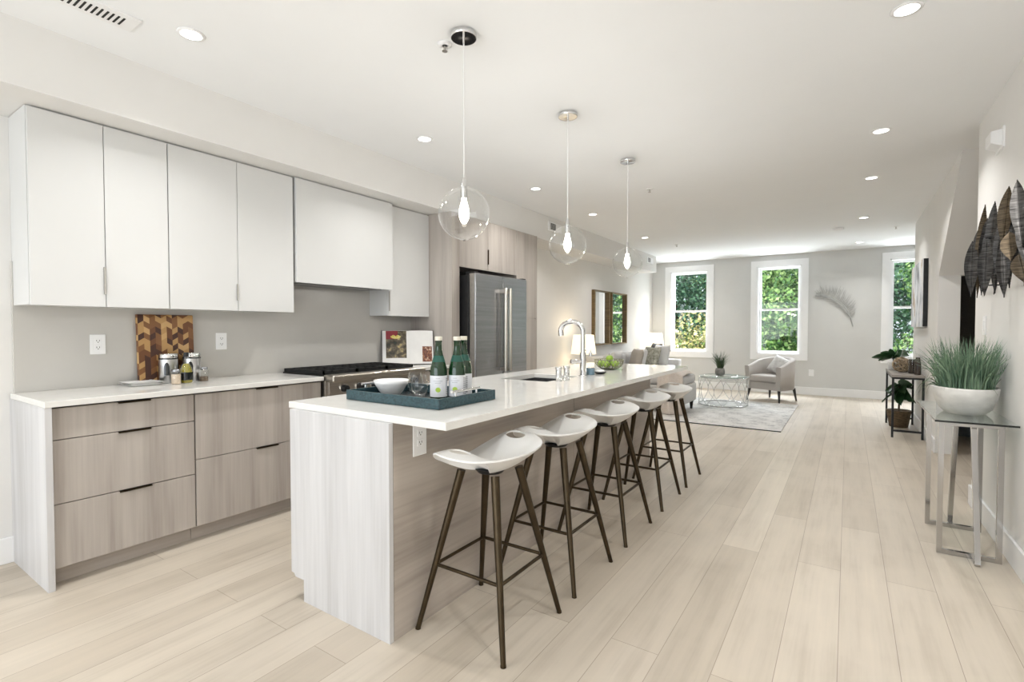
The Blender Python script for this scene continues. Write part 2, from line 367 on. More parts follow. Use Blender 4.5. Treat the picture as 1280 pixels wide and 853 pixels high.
# right wall: near piece, then the stair opening under a sloping ceiling, then the living room piece
struct('wall_right', MB().box(WR, WR+.12, -3.3, 4.80, 0, ZC), 'wall', 'near right wall with metal leaf sculpture')
struct('wall_right_living', MB().prism([(6.6, 0), (8.85, 0), (8.85, ZC), (5.42, ZC), (6.6, 1.79)], 'x', WR, WR+.17), 'wall', 'right wall beyond the stair opening')
struct('wall_stair_slope', MB().prism([(5.42, ZC), (6.6, 1.79), (6.75, 1.79), (6.75, 1.95), (5.6, ZC)], 'x', WR+.17, 1.9), 'wall', 'sloping underside of the stairs')
struct('wall_stair', MB().box(1.9, 2.0, 4.0, 8.9, 0, ZC).box(WR+.17, 1.9, 7.9, 8.0, 0, ZC).box(WR+.12, 1.9, 3.9, 4.0, 0, ZC), 'wall', 'stairwell walls')
struct('wall_right_far', MB().box(WR+.17, 2.3, 8.75, 8.85, 0, ZC).box(2.2, 2.3, 8.85, YB, 0, ZC), 'wall', 'recess wall beside the third window')
# rear wall with the wide opening that lets daylight in behind the camera
rw = MB().box(-3.95, -3.5, -3.3, -3.1, 0, ZC).box(.5, 1.0, -3.3, -3.1, 0, ZC).box(-3.5, .5, -3.3, -3.1, 2.5, ZC).box(-3.5, .5, -3.3, -3.1, 0, .2)
struct('wall_rear', rw, 'wall', 'rear wall behind the camera')
def bb(b, pts): 
    return b
struct('baseboard_right', MB().box(WR-.016, WR, -3.0, 4.815, 0, .14).box(WR-.016, WR+.12, 4.80, 4.816, 0, .14), 'white', 'white baseboard on right wall', bevel=.004)
struct('baseboard_right_living', MB().box(WR-.016, WR, 6.59, 8.85, 0, .14), 'white', 'white baseboard beyond stair opening', bevel=.004)
struct('baseboard_back', MB().box(WL, 2.2, YB-.018, YB, 0, .145), 'white', 'white baseboard on far wall', bevel=.004)
struct('baseboard_left', MB().box(WK, WK+.016, -3.0, .745, 0, .14), 'white', 'white baseboard on kitchen wall', bevel=.004)
struct('baseboard_left_living', MB().box(WL, WL+.016, 5.3, YB-.02, 0, .14), 'white', 'white baseboard on living room wall', bevel=.004)
# dark sheet painted for the deep shade, and carpeted steps inside the stairwell
struct('door_1', MB().box(1.02, 1.88, 7.86, 7.9, .55, 2.0), 'carpet_and_shade', 'dark sheet standing in for deep shade inside the stairwell')
struct('trim_1', MB().box(.97, 1.88, 7.80, 7.86, 0, .55), 'bluegrey', 'blue grey panel inside the stairwell')
st = MB()
for i in range(3): st.box(1.22, 1.88, 6.9+.28*i, 7.78, .17*i, .17*(i+1))
struct('trim_2', st, 'carpet_and_shade', 'dark carpeted steps in the stairwell')
# backsplash
struct('wall_backsplash', MB().box(WK, WK+.022, .750, 3.70, .90, 1.62), 'splash', 'plain warm grey slab backsplash', bevel=.002)

for i, (a, c) in enumerate(wins):
    nm = ('leftmost white double hung window', 'middle white double hung window', 'right white double hung window partly behind the wall')[i]
    o = thing('window_%d' % (i+1), ((a+c)/2, YB, ZW0), nm, 'window'); o['kind'] = 'structure'
    cz = MB().box(a, a+cs, YB-.02, YB, ZW0, ZW1).box(c-cs, c, YB-.02, YB, ZW0, ZW1).box(a+cs, c-cs, YB-.02, YB, ZW1-cs, ZW1).box(a+cs, c-cs, YB-.02, YB, ZW0, ZW0+cs)
    cz.build('window_casing', 'white', o)
    x0, x1, z0, z1 = a+cs, c-cs, ZW0+cs, ZW1-cs; J = .022
    MB().box(x0-.01, x0+J, YB, YB+.25, z0, z1).box(x1-J, x1+.01, YB, YB+.25, z0, z1).box(x0, x1, YB, YB+.25, z1-J, z1+.01).box(x0, x1, YB, YB+.25, z0-.01, z0+J).build('window_jamb', 'white', o)
    zm = 1.635
    for nm2, zz0, zz1, y in (('lower_sash', z0+J, zm+.02, YB+.09), ('upper_sash', zm-.02, z1-J, YB+.125)):
        s0, s1 = x0+J, x1-J; w = .045
        f = MB().box(s0, s0+w, y, y+.032, zz0, zz1).box(s1-w, s1, y, y+.032, zz0, zz1).box(s0+w, s1-w, y, y+.032, zz0, zz0+.042).box(s0+w, s1-w, y, y+.032, zz1-.036, zz1)
        sh = f.build(nm2, 'plastic', o); MB().box(s0+w, s1-w, y+.014, y+.018, zz0+.042, zz1-.036).build('pane', 'pane', sh)

# ------------------------------------------------------------------ ceiling fixtures
def downlight_proto():
    t = thing('recessed_light', (0, 0, 0), '', 'ceiling light', 'round recessed downlights in the ceiling')
    MB().lathe([(.046, 0), (.058, 0), (.062, .005), (.046, .006)], (0, 0, -.005), 40, close=False).build('trim_ring', 'plastic', t)
    MB().lathe([(1e-4, 0), (.047, 0)], (0, 0, -.002), 40, close=False).build('diffuser', 'lamp_disc', t)
    index(t); return t
DL = downlight_proto()
names = ['recessed downlight nearest the ceiling vent, left row', 'recessed downlight second in left row, between first pendant and cabinets', 'recessed downlight third in left row, left of middle pendant', 'recessed downlight fourth in left row, left of farthest pendant', 'recessed downlight fifth in left row, above the mirrors', 'recessed downlight at far end of left row near far wall',
         'recessed downlight at top right of the ceiling, nearest in right row', 'recessed downlight second in right row, above the stair opening', 'recessed downlight third in right row', 'recessed downlight fourth in right row', 'recessed downlight at far end of right row near third window']
pos = [(-2.69, 1.20), (-2.69, 2.83), (-2.69, 4.46), (-2.69, 5.85), (-2.69, 7.80), (-2.70, 10.06), (.20, 2.90), (.18, 4.56), (.165, 5.92), (.15, 7.98), (.134, 10.2)]
pos2 = [(-2.69, -.5), (.2, 1.2), (.2, -.6), (-1.2, -1.6)]
for i, (x, y) in enumerate(pos):
    o = DL if i == 0 else copy_tree(DL); o.location = (x, y, ZC); o['label'] = names[i]
for (x, y) in pos+pos2:
    light('downlight_lamp', 'AREA', (x, y, ZC-.012), DOWN_W, (1, .985, .965), (0, 0, -1), shape='DISK', size=.09, spread=math.radians(125))
def grille(name, label, o, horiz):
    pass
# long ceiling register
cv = thing('ceiling_vent', (-2.83, .84, ZC), 'white slotted ceiling air register at top left', 'air vent')
MB().box(-2.905, -2.76, .50, 1.02, ZC-.008, ZC).build('vent_frame', 'plastic', cv, bevel=.002)
sl = MB()
for k in range(22): 
    y = .53+.0205*k
    sl.box(-2.872, -2.795, y, y+.008, ZC-.0095, ZC-.0078)
sl.build('vent_slots', 'dark', cv)
for y, lab in ((5.64, 'white air register on soffit face beside the middle pendant'), (9.45, 'white air register on soffit face near far wall')):
    t = thing('wall_vent', (-3.22, y, 2.58), lab, 'air vent', 'air registers on the soffit')
    MB().box(-3.22, -3.208, y, y+.36, 2.525, 2.64).build('vent_frame', 'plastic', t, bevel=.003)
    g = MB()
    for k in range(7): g.box(-3.209, -3.2065, y+.05, y+.19, 2.545+.012*k, 2.552+.012*k)
    g.build('louvre_slots', 'dark', t)
for (x, y), lab in (((-1.715, 1.953), 'small ceiling sprinkler beside the nearest pendant canopy'), ((-1.717, 5.115), 'small ceiling sprinkler beyond the farthest pendant'), ((-2.46, 8.76), 'small ceiling sprinkler over the sofa area'), ((.54, 8.9), 'small ceiling sprinkler near the right wall')):
    t = thing('fire_sprinkler', (x, y, ZC), lab, 'sprinkler', 'ceiling sprinklers')
    MB().lathe([(.001, 0), (.036, 0), (.036, -.006), (.014, -.010)][::-1], (x, y, ZC), 24, close=False).build('escutcheon', 'plastic', t)
    MB().cyl((x, y, ZC-.008), (x, y, ZC-.035), .006, .005, 10).cyl((x, y, ZC-.035), (x, y, ZC-.038), .014, .014, 12).build('sprinkler_head', 'nickel', t)
tag(MB().lathe([(.058, 0), (.07, -.004), (.07, -.022), (.05, -.034), (1e-4, -.034)][::-1], (-.135, 8.59, ZC), 32, close=False).build('smoke_detector', 'plastic'), 'round white smoke detector on ceiling near far wall', 'smoke detector')
# box on right wall
db = thing('alarm_box', (.75, 4.15, 2.4), 'small white tapered alarm box high on right wall', 'alarm')
MB().prism([(.75, 2.445), (.69, 2.435), (.69, 2.365), (.75, 2.34)], 'y', 4.10, 4.24).build('cover', 'plastic', db, bevel=.004)
MB().box(.742, .75, 4.08, 4.26, 2.33, 2.455).build('back_plate', 'plastic', db)

# ------------------------------------------------------------------ outlets and switches
def plate(name, label, cat, c, n, w=.075, h=.118, kind='outlet', grp=None):
    """c: centre on the surface; n: outward direction axis"""
    t = thing(name, c, label, cat, grp)
    R = Matrix.Translation(c) @ Vector((0, -1, 0)).rotation_difference(Vector(n)).to_matrix().to_4x4()
    def B(x0, x1, y0, y1, z0, z1): return (x0, x1, y0, y1, z0, z1)
    xf(MB().box(-w/2, w/2, -.006, 0, -h/2, h/2), R).build('cover_plate', 'plastic', t, bevel=.002)
    if kind == 'outlet':
        for s in (-1, 1):
            z = s*.020
            xf(MB().box(-.0165, .0165, -.0085, -.005, z-.014, z+.014), R).build('receptacle', 'plastic', t, bevel=.001)
            k = MB().box(-.008, -.0055, -.0092, -.0083, z-.002, z+.007).box(.0055, .008, -.0092, -.0083, z-.002, z+.007).cyl((0, -.0083, z-.007), (0, -.0092, z-.007), .0028, None, 8)
            xf(k, R).build('socket_holes', 'dark', t)
    else:
        xf(MB().box(-.016, .016, -.0095, -.005, -.033, .033), R).build('rocker', 'plastic', t, bevel=.002)
    return t
plate('wall_outlet', 'white double outlet on backsplash left of the cutting board', 'outlet', (WK+.022, 1.115, 1.166), (1, 0, 0))
plate('wall_outlet', 'white double outlet on backsplash right of the cutting board', 'outlet', (WK+.022, 1.825, 1.17), (1, 0, 0))
plate('wall_outlet', 'white double outlet on island side under counter overhang', 'outlet', (-1.50, 1.537, .80), (1, 0, 0), w=.078, h=.15)
plate('light_switch', 'white blank wall plate on far wall right of the armchair', 'outlet', (-.57, YB, .42), (0, -1, 0), w=.085, h=.12, kind='switch')
plate('light_switch', 'white light switch on right wall behind the grass planter', 'switch', (WR, 4.49, 1.28), (-1, 0, 0), w=.08, h=.125, kind='switch')

# ------------------------------------------------------------------ kitchen base cabinets
XB, XF = WK+.001, -3.17
pn = thing('end_panel', (-3.45, .75, 0), 'pale grey laminate end panel closing the left cabinet run', 'panel')
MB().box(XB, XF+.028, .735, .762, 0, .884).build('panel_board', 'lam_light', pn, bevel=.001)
def drawer_unit(y0, y1, zs, label, hy):
    t = thing('drawer_cabinet', ((XB+XF)/2, (y0+y1)/2, 0), label, 'cabinet', 'grey oak drawer cabinets along the wall')
    MB().box(XB, XF-.022, y0, y1, .10, .884).build('carcass', 'dark', t)
    MB().box(XB, XF-.075, y0, y1, 0, .10).build('toe_kick', 'lam_h', t)
    for z0, z1 in zs:
        d = MB().box(XF-.020, XF, y0+.002, y1-.002, z0, z1).build('drawer_front', 'lam', t, bevel=.001)
        MB().box(XF-.004, XF+.010, hy[0], hy[1], z1-.001, z1+.0015).box(XF+.008, XF+.010, hy[0], hy[1], z1-.007, z1+.0015).build('edge_pull', 'bronze', d)
    return t
drawer_unit(.765, 1.400, [(.722, .874), (.409, .718), (.095, .405)], 'grey oak base cabinet with three drawers left of the range', (1.03, 1.178))
drawer_unit(1.403, 2.250, [(.491, .874), (.095, .487)], 'grey oak base cabinet with two deep drawers beside the range', (1.765, 1.915))
drawer_unit(3.225, 3.70, [(.491, .874), (.095, .487)], 'narrow grey oak base cabinet between range and refrigerator panel', (3.38, 3.53))
tag(MB().box(XB+.02, XF+.032, .735, 2.252, .884, .914).build('countertop', 'quartz', bevel=.003), 'white quartz countertop left of the range', 'countertop')
tag(MB().box(XB+.02, XF+.032, 3.222, 3.70, .884, .914).build('countertop', 'quartz', bevel=.003), 'short white quartz countertop right of the range', 'countertop')

# ------------------------------------------------------------------ upper cabinets
UF = -3.42
def upper(y0, y1, z0, z1, xf_, splits, label, pulls=(), edge=False):
    t = thing('wall_cabinet', ((XB+xf_)/2, (y0+y1)/2, z0), label, 'cabinet', 'white wall cabinets under the soffit')
    MB().box(XB, xf_-.021, y0, y1, z0, z1).build('carcass', 'lacquer', t)
    ys = [y0]+list(splits)+[y1]
    for i in range(len(ys)-1):
        d = MB().box(xf_-.018, xf_, ys[i]+.0018, ys[i+1]-.0018, z0-.004, z1-.010).build('door', 'lacquer', t, bevel=.001)
        for (py, pz0, pz1, di) in pulls:
            if di == i: MB().box(xf_-.010, xf_+.010, py-.004, py+.004, pz0, pz1).build('edge_pull', 'nickel', d, bevel=.001)
    return t
MB_ = MB().box(XB, UF+.002, .757, .775, 1.380, 2.385)
upper(.757, 1.381, 1.384, 2.384, UF, (1.069,), 'white two door wall cabinet at the left end of the run', [(1.069-.006, 1.45, 1.60, 0)])
upper(1.383, 2.205, 1.384, 2.384, UF, (1.795,), 'white two door wall cabinet above the right outlet, beside the hood', [(1.795-.006, 1.45, 1.56, 0)])
hd = thing('hood_cabinet', (-3.58, 2.7, 1.61), 'wide white hood cabinet above the range', 'range hood')
MB().box(XB, UF-.002, 2.222, 3.160, 1.615, 2.384).build('hood_box', 'lacquer', hd, bevel=.001)
MB().box(UF-.001, UF+.018, 2.218, 3.164, 1.605, 2.374).build('front_panel', 'lacquer', hd, bevel=.001)
MB().box(XB+.04, UF-.04, 2.30, 3.08, 1.604, 1.616).build('filter_insert', 'steel', hd)
upper(3.168, 3.70, 1.380, 2.384, -3.465, (), 'tall white single door wall cabinet right of the hood', [(3.176, 1.42, 1.60, 0)])

# ------------------------------------------------------------------ range
rg = thing('gas_range', (-3.4, 2.74, 0), 'stainless steel gas range with black grates and round knobs', 'range')
R0, R1 = 2.262, 3.212
MB().box(WK+.03, -3.14, R0, R1, .10, .905).build('body', 'steel_h', rg, bevel=.003)
MB().box(-3.16, -3.045, R0, R1, .872, .925).build('front_rail', 'steel_h', rg, bevel=.012, segs=3)
MB().box(-3.14, -3.095, R0, R1, .73, .874).build('control_panel', 'steel_h', rg, bevel=.003)
for k in range(6):
    y = 2.385+.142*k
    kb = MB().cyl((-3.095, y, .820), (-3.082, y, .820), .035, .033, 28).build('knob_bezel', 'chrome', rg)
    MB().cyl((-3.082, y, .820), (-3.048, y, .820), .027, .023, 28).box(-3.050, -3.044, y-.004, y+.004, .800, .842).build('knob', 'black', kb)
od = MB().box(-3.14, -3.105, R0+.008, R1-.008, .20, .715).build('oven_door', 'steel_h', rg, bevel=.004)
MB().box(-3.106, -3.101, R0+.16, R1-.16, .30, .58).build('oven_window', 'darkglass', od)
MB().cyl((-3.055, R0+.05, .665), (-3.055, R1-.05, .665), .013, None, 16).cyl((-3.105, R0+.10, .665), (-3.055, R0+.10, .665), .009).cyl((-3.105, R1-.10, .665), (-3.055, R1-.10, .665), .009).build('oven_handle', 'chrome', od)
MB().box(-3.15, -3.12, R0+.01, R1-.01, .11, .19).build('bottom_panel', 'steel_h', rg)
for y in (R0+.05, R1-.05):
    for x in (-3.2, -3.65): MB().cyl((x, y, 0), (x, y, .11), .02).build('foot', 'steel_h', rg)
MB().box(-3.68, -3.17, R0+.01, R1-.01, .900, .922).build('cooktop', 'iron', rg)
for k in range(3):
    y0 = R0+.02+k*.306; y1 = y0+.298
    g = MB().box(-3.68, -3.185, y0, y0+.014, .925, .948).box(-3.68, -3.185, y1-.014, y1, .925, .948).box(-3.68, -3.665, y0, y1, .925, .948).box(-3.20, -3.185, y0, y1, .925, .948)
    for j in range(1, 4): g.box(-3.68, -3.185, y0+j*.0745-.005, y0+j*.0745+.005, .932, .948)
    for j in range(1, 5): g.box(-3.68+.1*j, -3.67+.1*j, y0, y1, .932, .946)
    for x, y in ((-3.68, y0), (-3.2, y0), (-3.68, y1-.014), (-3.2, y1-.014)): g.box(x, x+.014, y, y+.014, .92, .93)
    g.build('burner_grate', 'iron', rg)
    for x in (-3.56, -3.31): MB().cyl((x, (y0+y1)/2, .920), (x, (y0+y1)/2, .934), .040, .034, 20).build('burner_cap', 'iron', rg)

# ------------------------------------------------------------------ refrigerator surround
EF = -3.17
fp = thing('refrigerator_cabinet', (-3.45, 4.3, 0), 'grey oak cabinet surround built around the refrigerator', 'cabinet')
MB().box(XB, EF, 3.702, 3.722, 0, 2.386).build('side_panel', 'lam', fp)
MB().box(EF-.03, EF+.002, 3.722, 3.812, 0, 2.386).build('filler_strip', 'lam', fp)
MB().box(XB, EF-.022, 3.722, 4.83, 1.875, 2.386).build('carcass', 'lam', fp)
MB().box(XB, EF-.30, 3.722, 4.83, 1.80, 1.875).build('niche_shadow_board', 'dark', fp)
for a, b in ((3.815, 4.283), (4.287, 4.83)):
    d = MB().box(EF-.02, EF, a, b, 1.868, 2.384).build('upper_door', 'lam', fp, bevel=.001)
    if a < 4: MB().box(EF-.003, EF+.012, b-.004, b+.003, 1.935, 2.09).build('edge_pull', 'bronze', d)
py = thing('pantry_cabinet', (-3.45, 5.06, 0), 'tall narrow grey oak pantry cabinet right of the refrigerator', 'cabinet')
MB().box(XB, EF-.022, 4.832, 5.285, 0, 2.386).build('carcass', 'lam', py)
MB().box(EF-.02, EF, 4.835, 5.268, 1.386, 2.384).build('upper_door', 'lam', py, bevel=.001)
MB().box(EF-.02, EF, 4.835, 5.268, .10, 1.382).build('lower_door', 'lam', py, bevel=.001)
MB().box(XB, EF, 5.270, 5.288, 0, 2.386).build('side_panel', 'lam', py)
rf = thing('refrigerator', (-3.35, 4.33, 0), 'stainless steel french door refrigerator with bar handles', 'refrigerator')
FX = -3.01
MB().box(XB+.02, -3.09, 3.85, 4.795, .05, 1.785).build('body', 'black', rf, bevel=.004)
for a, b, hy in ((3.866, 4.331, 4.292), (4.335, 4.800, 4.374)):
    d = MB().box(-3.085, FX, a, b, .72, 1.806).build('door', 'steel', rf, bevel=.010, segs=3)
    MB().box(-3.086, FX-.012, a-.0006, a+.0004, .73, 1.80).build('door_edge', 'nickel', d)
    h = MB().cyl((FX+.065, hy, .820), (FX+.065, hy, 1.68), .0165, None, 20).box(FX-.002, FX+.075, hy-.014, hy+.014, 1.63, 1.665).box(FX-.002, FX+.075, hy-.014, hy+.014, .82, .855)
    h.build('handle', 'steel_h', d, bevel=.002)
dr = MB().box(-3.085, FX, 3.866, 4.800, .08, .712).build('freezer_drawer', 'steel', rf, bevel=.010, segs=3)
MB().cyl((FX+.06, 3.95, .64), (FX+.06, 4.72, .64), .015).cyl((FX, 4.0, .64), (FX+.06, 4.0, .64), .010).cyl((FX, 4.67, .64), (FX+.06, 4.67, .64), .010).build('handle', 'steel_h', dr)
for y in (3.87, 4.75): MB().box(-3.14, -3.03, y, y+.06, 1.785, 1.82).build('hinge_cover', 'black', rf, bevel=.004)
for y in (3.92, 4.74):
    for x in (-3.6, -3.15): MB().cyl((x, y, 0), (x, y, .06), .025).build('foot', 'black', rf)

# ------------------------------------------------------------------ island
isl = thing('kitchen_island', (-1.84, 2.93, 0), 'long grey oak kitchen island base', 'kitchen island')
IY0, IY1 = 1.368, 4.52
IX0, IX1 = -2.165, -1.50
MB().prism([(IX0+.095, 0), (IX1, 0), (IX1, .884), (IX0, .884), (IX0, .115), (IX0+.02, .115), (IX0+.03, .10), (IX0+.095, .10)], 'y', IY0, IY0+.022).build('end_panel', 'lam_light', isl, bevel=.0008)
MB().prism([(IX0+.095, 0), (IX1, 0), (IX1, .884), (IX0, .884), (IX0, .10), (IX0+.095, .10)], 'y', IY1-.022, IY1).build('far_end_panel', 'lam', isl)
for a, b in ((IY0+.024, 2.980), (2.984, IY1-.024)): MB().box(IX1-.02, IX1-.001, a, b, 0, .884).build('side_panel', 'lam_h', isl)
carc = MB().box(IX0+.02, IX0+.04, IY0+.023, IY1-.023, .10, .884).box(IX0+.05, IX1-.03, IY0+.023, IY1-.023, .10, .12)
carc.box(IX0+.022, IX1-.021, 2.70, 2.72, .12, .884).box(IX0+.022, IX1-.021, 3.45, 3.47, .12, .884)
carc.build('carcass', 'lam', isl)
MB().box(IX0+.095, IX0+.11, IY0+.023, IY1-.023, 0, .10).build('toe_kick', 'dark', isl)
for k in range(5):
    y = IY0+.03+k*.62
    d = MB().box(IX0-.001, IX0+.018, y, y+.614, .12, .868).build('door', 'lam', isl)
    MB().box(IX0-.012, IX0+.002, y+.22, y+.38, .867, .870).build('edge_pull', 'bronze', d)
# countertop with sink cut-out
SX0, SX1, SY0, SY1 = -2.00, -1.625, 2.84, 3.30
TX0, TX1, TY0, TY1 = -2.206, -1.220, 1.388, 4.745
def slab_hole(x0, x1, y0, y1, z0, z1, hx0, hx1, hy0, hy1, r=.02):
    b = MB(); outer = [(x0, y0), (x1, y0), (x1, y1), (x0, y1)]; inner = [(hx0, hy0), (hx1, hy0), (hx1, hy1), (hx0, hy1)]
    vs = [(x, y, z) for z in (z0, z1) for (x, y) in outer+inner]
    fs = []
    for i in range(4):
        j = (i+1) % 4
        fs += [(8+i, 8+j, 12+j, 12+i), (i, 4+i, 4+j, j), (i, j, 8+j, 8+i), (4+i, 12+i, 12+j, 4+j)]
    return b.add(vs, fs)
ct = thing('island_countertop', (-1.71, 3.07, .884), 'long white quartz island countertop with overhang for stools', 'countertop')
slab_hole(TX0, TX1, TY0, TY1, .884, .914, SX0, SX1, SY0, SY1).build('slab', 'quartz', ct, bevel=.0025)
sk = thing('undermount_sink', (-1.81, 3.07, .68), 'stainless steel undermount sink in the island', 'sink')
b = MB()
b.box(SX0-.008, SX0+.002, SY0-.008, SY1+.008, .68, .8835).box(SX1-.002, SX1+.008, SY0-.008, SY1+.008, .68, .8835).box(SX0, SX1, SY0-.008, SY0+.002, .68, .8835).box(SX0, SX1, SY1-.002, SY1+.008, .68, .8835).box(SX0-.008, SX1+.008, SY0-.008, SY1+.008, .672, .682)
b.build('basin', 'steel', sk)
MB().lathe([(.045, 0), (.040, .004), (.02, .002), (1e-4, .002)], (-1.81, 3.07, .682), 24, close=False).build('drain', 'chrome', sk)

# faucet
fc = thing('kitchen_faucet', (-1.61, 3.345, .914), 'chrome gooseneck kitchen faucet beside the island sink', 'faucet')
fx, fy = -1.612, 3.345
MB().cyl((fx, fy, .914), (fx, fy, .920), .030, .028, 28).cyl((fx, fy, .920), (fx, fy, 1.085), .0225, .0225, 28).build('body', 'chrome', fc)
MB().cyl((fx, fy, 1.085), (fx, fy, 1.235), .0165, .0165, 24).build('riser', 'chrome', fc)
pts = []
for i in range(25):
    t = i/24; a = PI*(1.0-t*.93); r = .093
    pts.append((fx-.093-.093*math.cos(PI-a)*-1 if False else fx-.093+.093*math.cos(PI*t*.93), fy, 1.235+.075*math.sin(PI*t*.93)))
MB().tube(pts, .0155, 20, rs=[.0165+.003*(i/24) for i in range(25)]).build('spout', 'chrome', fc)
e = Vector(pts[-1]); MB().cyl(e, e+Vector((.004, 0, -.045)), .0195, .021, 20).build('spray_head', 'chrome', fc)
MB().cyl((fx+.0, fy, 1.02), (fx-.045, fy-.055, 1.02), .012, .012, 18).cyl((fx-.040, fy-.050, 1.018), (fx-.060, fy-.075, 1.022), .018, .016, 18).build('lever_handle', 'chrome', fc)
for x, y, lab in ((-1.585, 2.925, 'short chrome deck cylinder nearest the camera beside the sink'), (-1.575, 3.018, 'short chrome deck cylinder closer to the faucet')):
    t = thing('air_switch', (x, y, .914), lab, 'sink fitting', 'chrome cylinders beside the sink')
    MB().lathe([(.026, 0), (.024, .004), (.019, .006), (.019, .072)], (x, y, .914), 28).build('post', 'chrome', t)
    MB().lathe([(.021, .072), (.022, .076), (.022, .090), (.019, .093)], (x, y, .914), 28).build('cap', 'chrome', t)
# soap bottle
sb = thing('soap_bottle', (-1.60, 3.45, .914), 'clear soap bottle with blue liquid behind the faucet', 'soap bottle')
MB().lathe([(.030, 0), (.032, .01), (.031, .05)], (-1.60, 3.45, .915), 28).build('blue_liquid', 'soapblue', sb)
MB().lathe([(.034, 0), (.036, .01), (.034, .06), (.027, .11), (.016, .13), (.016, .145)], (-1.60, 3.45, .914), 28, close=False).build('glass_body', 'glass', sb)
MB().cyl((-1.60, 3.45, 1.055), (-1.60, 3.45, 1.080), .012).cyl((-1.60, 3.45, 1.080), (-1.60, 3.45, 1.10), .005).bar((-1.60, 3.45, 1.10), (-1.65, 3.43, 1.098), .010, .008).build('pump', 'chrome', sb)
sd = thing('soap_dish', (-1.575, 3.57, .914), 'small oval dark soap dish with white bar next to the fruit bowl', 'soap dish')
MB().lathe([(.02, 0), (.035, .004), (.048, .014), (.044, .016), (.03, .008), (1e-4, .007)], (-1.575, 3.57, .914), 28, 1, 1.25, close=False).build('dish', 'black', sd)
MB().lathe([(.02, .009), (.034, .014), (.036, .022), (.024, .030), (1e-4, .031)], (-1.575, 3.57, .914), 24, 1, 1.25).build('soap_bar', 'ceramic', sd)

# fruit bowl with apples
BX, BY = -1.68, 3.99
fb = thing('fruit_bowl', (BX, BY, .9145), 'round openwork metal fruit bowl holding green apples', 'bowl')
def bowl_pt(u, v, R=.122, Hh=.078):   # v 0..1 up the side
    r = .045+(R-.045)*math.sin(v*PI/2*.98); z = Hh*(1-math.cos(v*PI/2)); return (BX+r*math.cos(u), BY+r*math.sin(u), .9195+z)
lat = MB(); n = 22
for k in range(n):
    for s in (-1, 1):
        lat.tube([bowl_pt(2*PI*k/n+s*.62*j/6, j/6) for j in range(7)], .0023, 5)
lat.tube([bowl_pt(2*PI*k/36, 1) for k in range(36)], .0035, 6, closed=True); lat.tube([bowl_pt(2*PI*k/36, 0) for k in range(36)], .004, 6, closed=True)
lat.build('lattice_shell', 'lattice', fb)
MB().lathe([(.001, 0), (.046, 0), (.046, .003), (.001, .003)], (BX, BY, .9145), 28, close=False).build('base_disc', 'lattice', fb)
def apple_proto():
    t = thing('green_apple', (0, 0, 0), '', 'apple', 'green apples in the fruit bowl')
    pr = []
    for i in range(17):
        a = PI*i/16; r = .0315*math.sin(a)*(1+.06*math.cos(a)); z = -.029*math.cos(a)
        if i > 12: z -= .010*((i-12)/4)**2
        pr.append((max(r, 1e-5), z))
    MB().lathe(pr, (0, 0, 0), 24, close=False).build('apple_body', 'apple', t)
    MB().tube([(0, 0, .020), (.002, 0, .034), (.005, .001, .042)], .0016, 6).build('stem', 'bark', t); index(t); return t
AP = apple_proto(); seats_ = [(.0, -.062), (.058, -.022), (.042, .048), (-.030, .060), (-.066, .006), (-.050, -.045)]
al = ['green apple at the camera side of the fruit bowl', 'green apple at the right side of the fruit bowl', 'green apple at far right in the fruit bowl', 'green apple at the far side of the fruit bowl', 'green apple at the left side of the fruit bowl', 'green apple at near left in the fruit bowl', 'green apple on top of the pile in the fruit bowl']
for i in range(7):
    o = AP if i == 0 else copy_tree(AP); o['label'] = al[i]
    if i < 6: o.location = (BX+seats_[i][0]*.98, BY+seats_[i][1]*.98, .962+.004*(i % 2)); 
    else: o.location = (BX+.002, BY+.005, 1.008)
    o.rotation_euler = (.3*math.sin(i*2.1), .3*math.cos(i*1.7), i)

# ------------------------------------------------------------------ tray with drinks
tr = thing('serving_tray', (-1.73, 1.78, .914), 'rectangular teal crocodile texture serving tray on the island', 'tray')
X0, X1, Y0, Y1, TZ = -2.035, -1.432, 1.585, 1.995, .915
MB().box(X0, X1, Y0, Y0+.012, TZ, TZ+.046).box(X0, X1, Y1-.012, Y1, TZ, TZ+.046).box(X0, X0+.012, Y0+.012, Y1-.012, TZ, TZ+.046).box(X1-.012, X1, Y0+.012, Y1-.012, TZ, TZ+.046).build('rim', 'teal', tr, bevel=.002)
MB().box(X0+.012, X1-.012, Y0+.012, Y1-.012, TZ, TZ+.005).build('base', 'traybase', tr)
for x in (X1-.006, X0+.006):
    MB().cyl((x, 1.70, TZ+.044), (x, 1.70, TZ+.064), .005).cyl((x, 1.85, TZ+.044), (x, 1.85, TZ+.064), .005).cyl((x, 1.675, TZ+.067), (x, 1.875, TZ+.067), .0065).build('handle', 'chrome', tr)
ZT = TZ+.0055
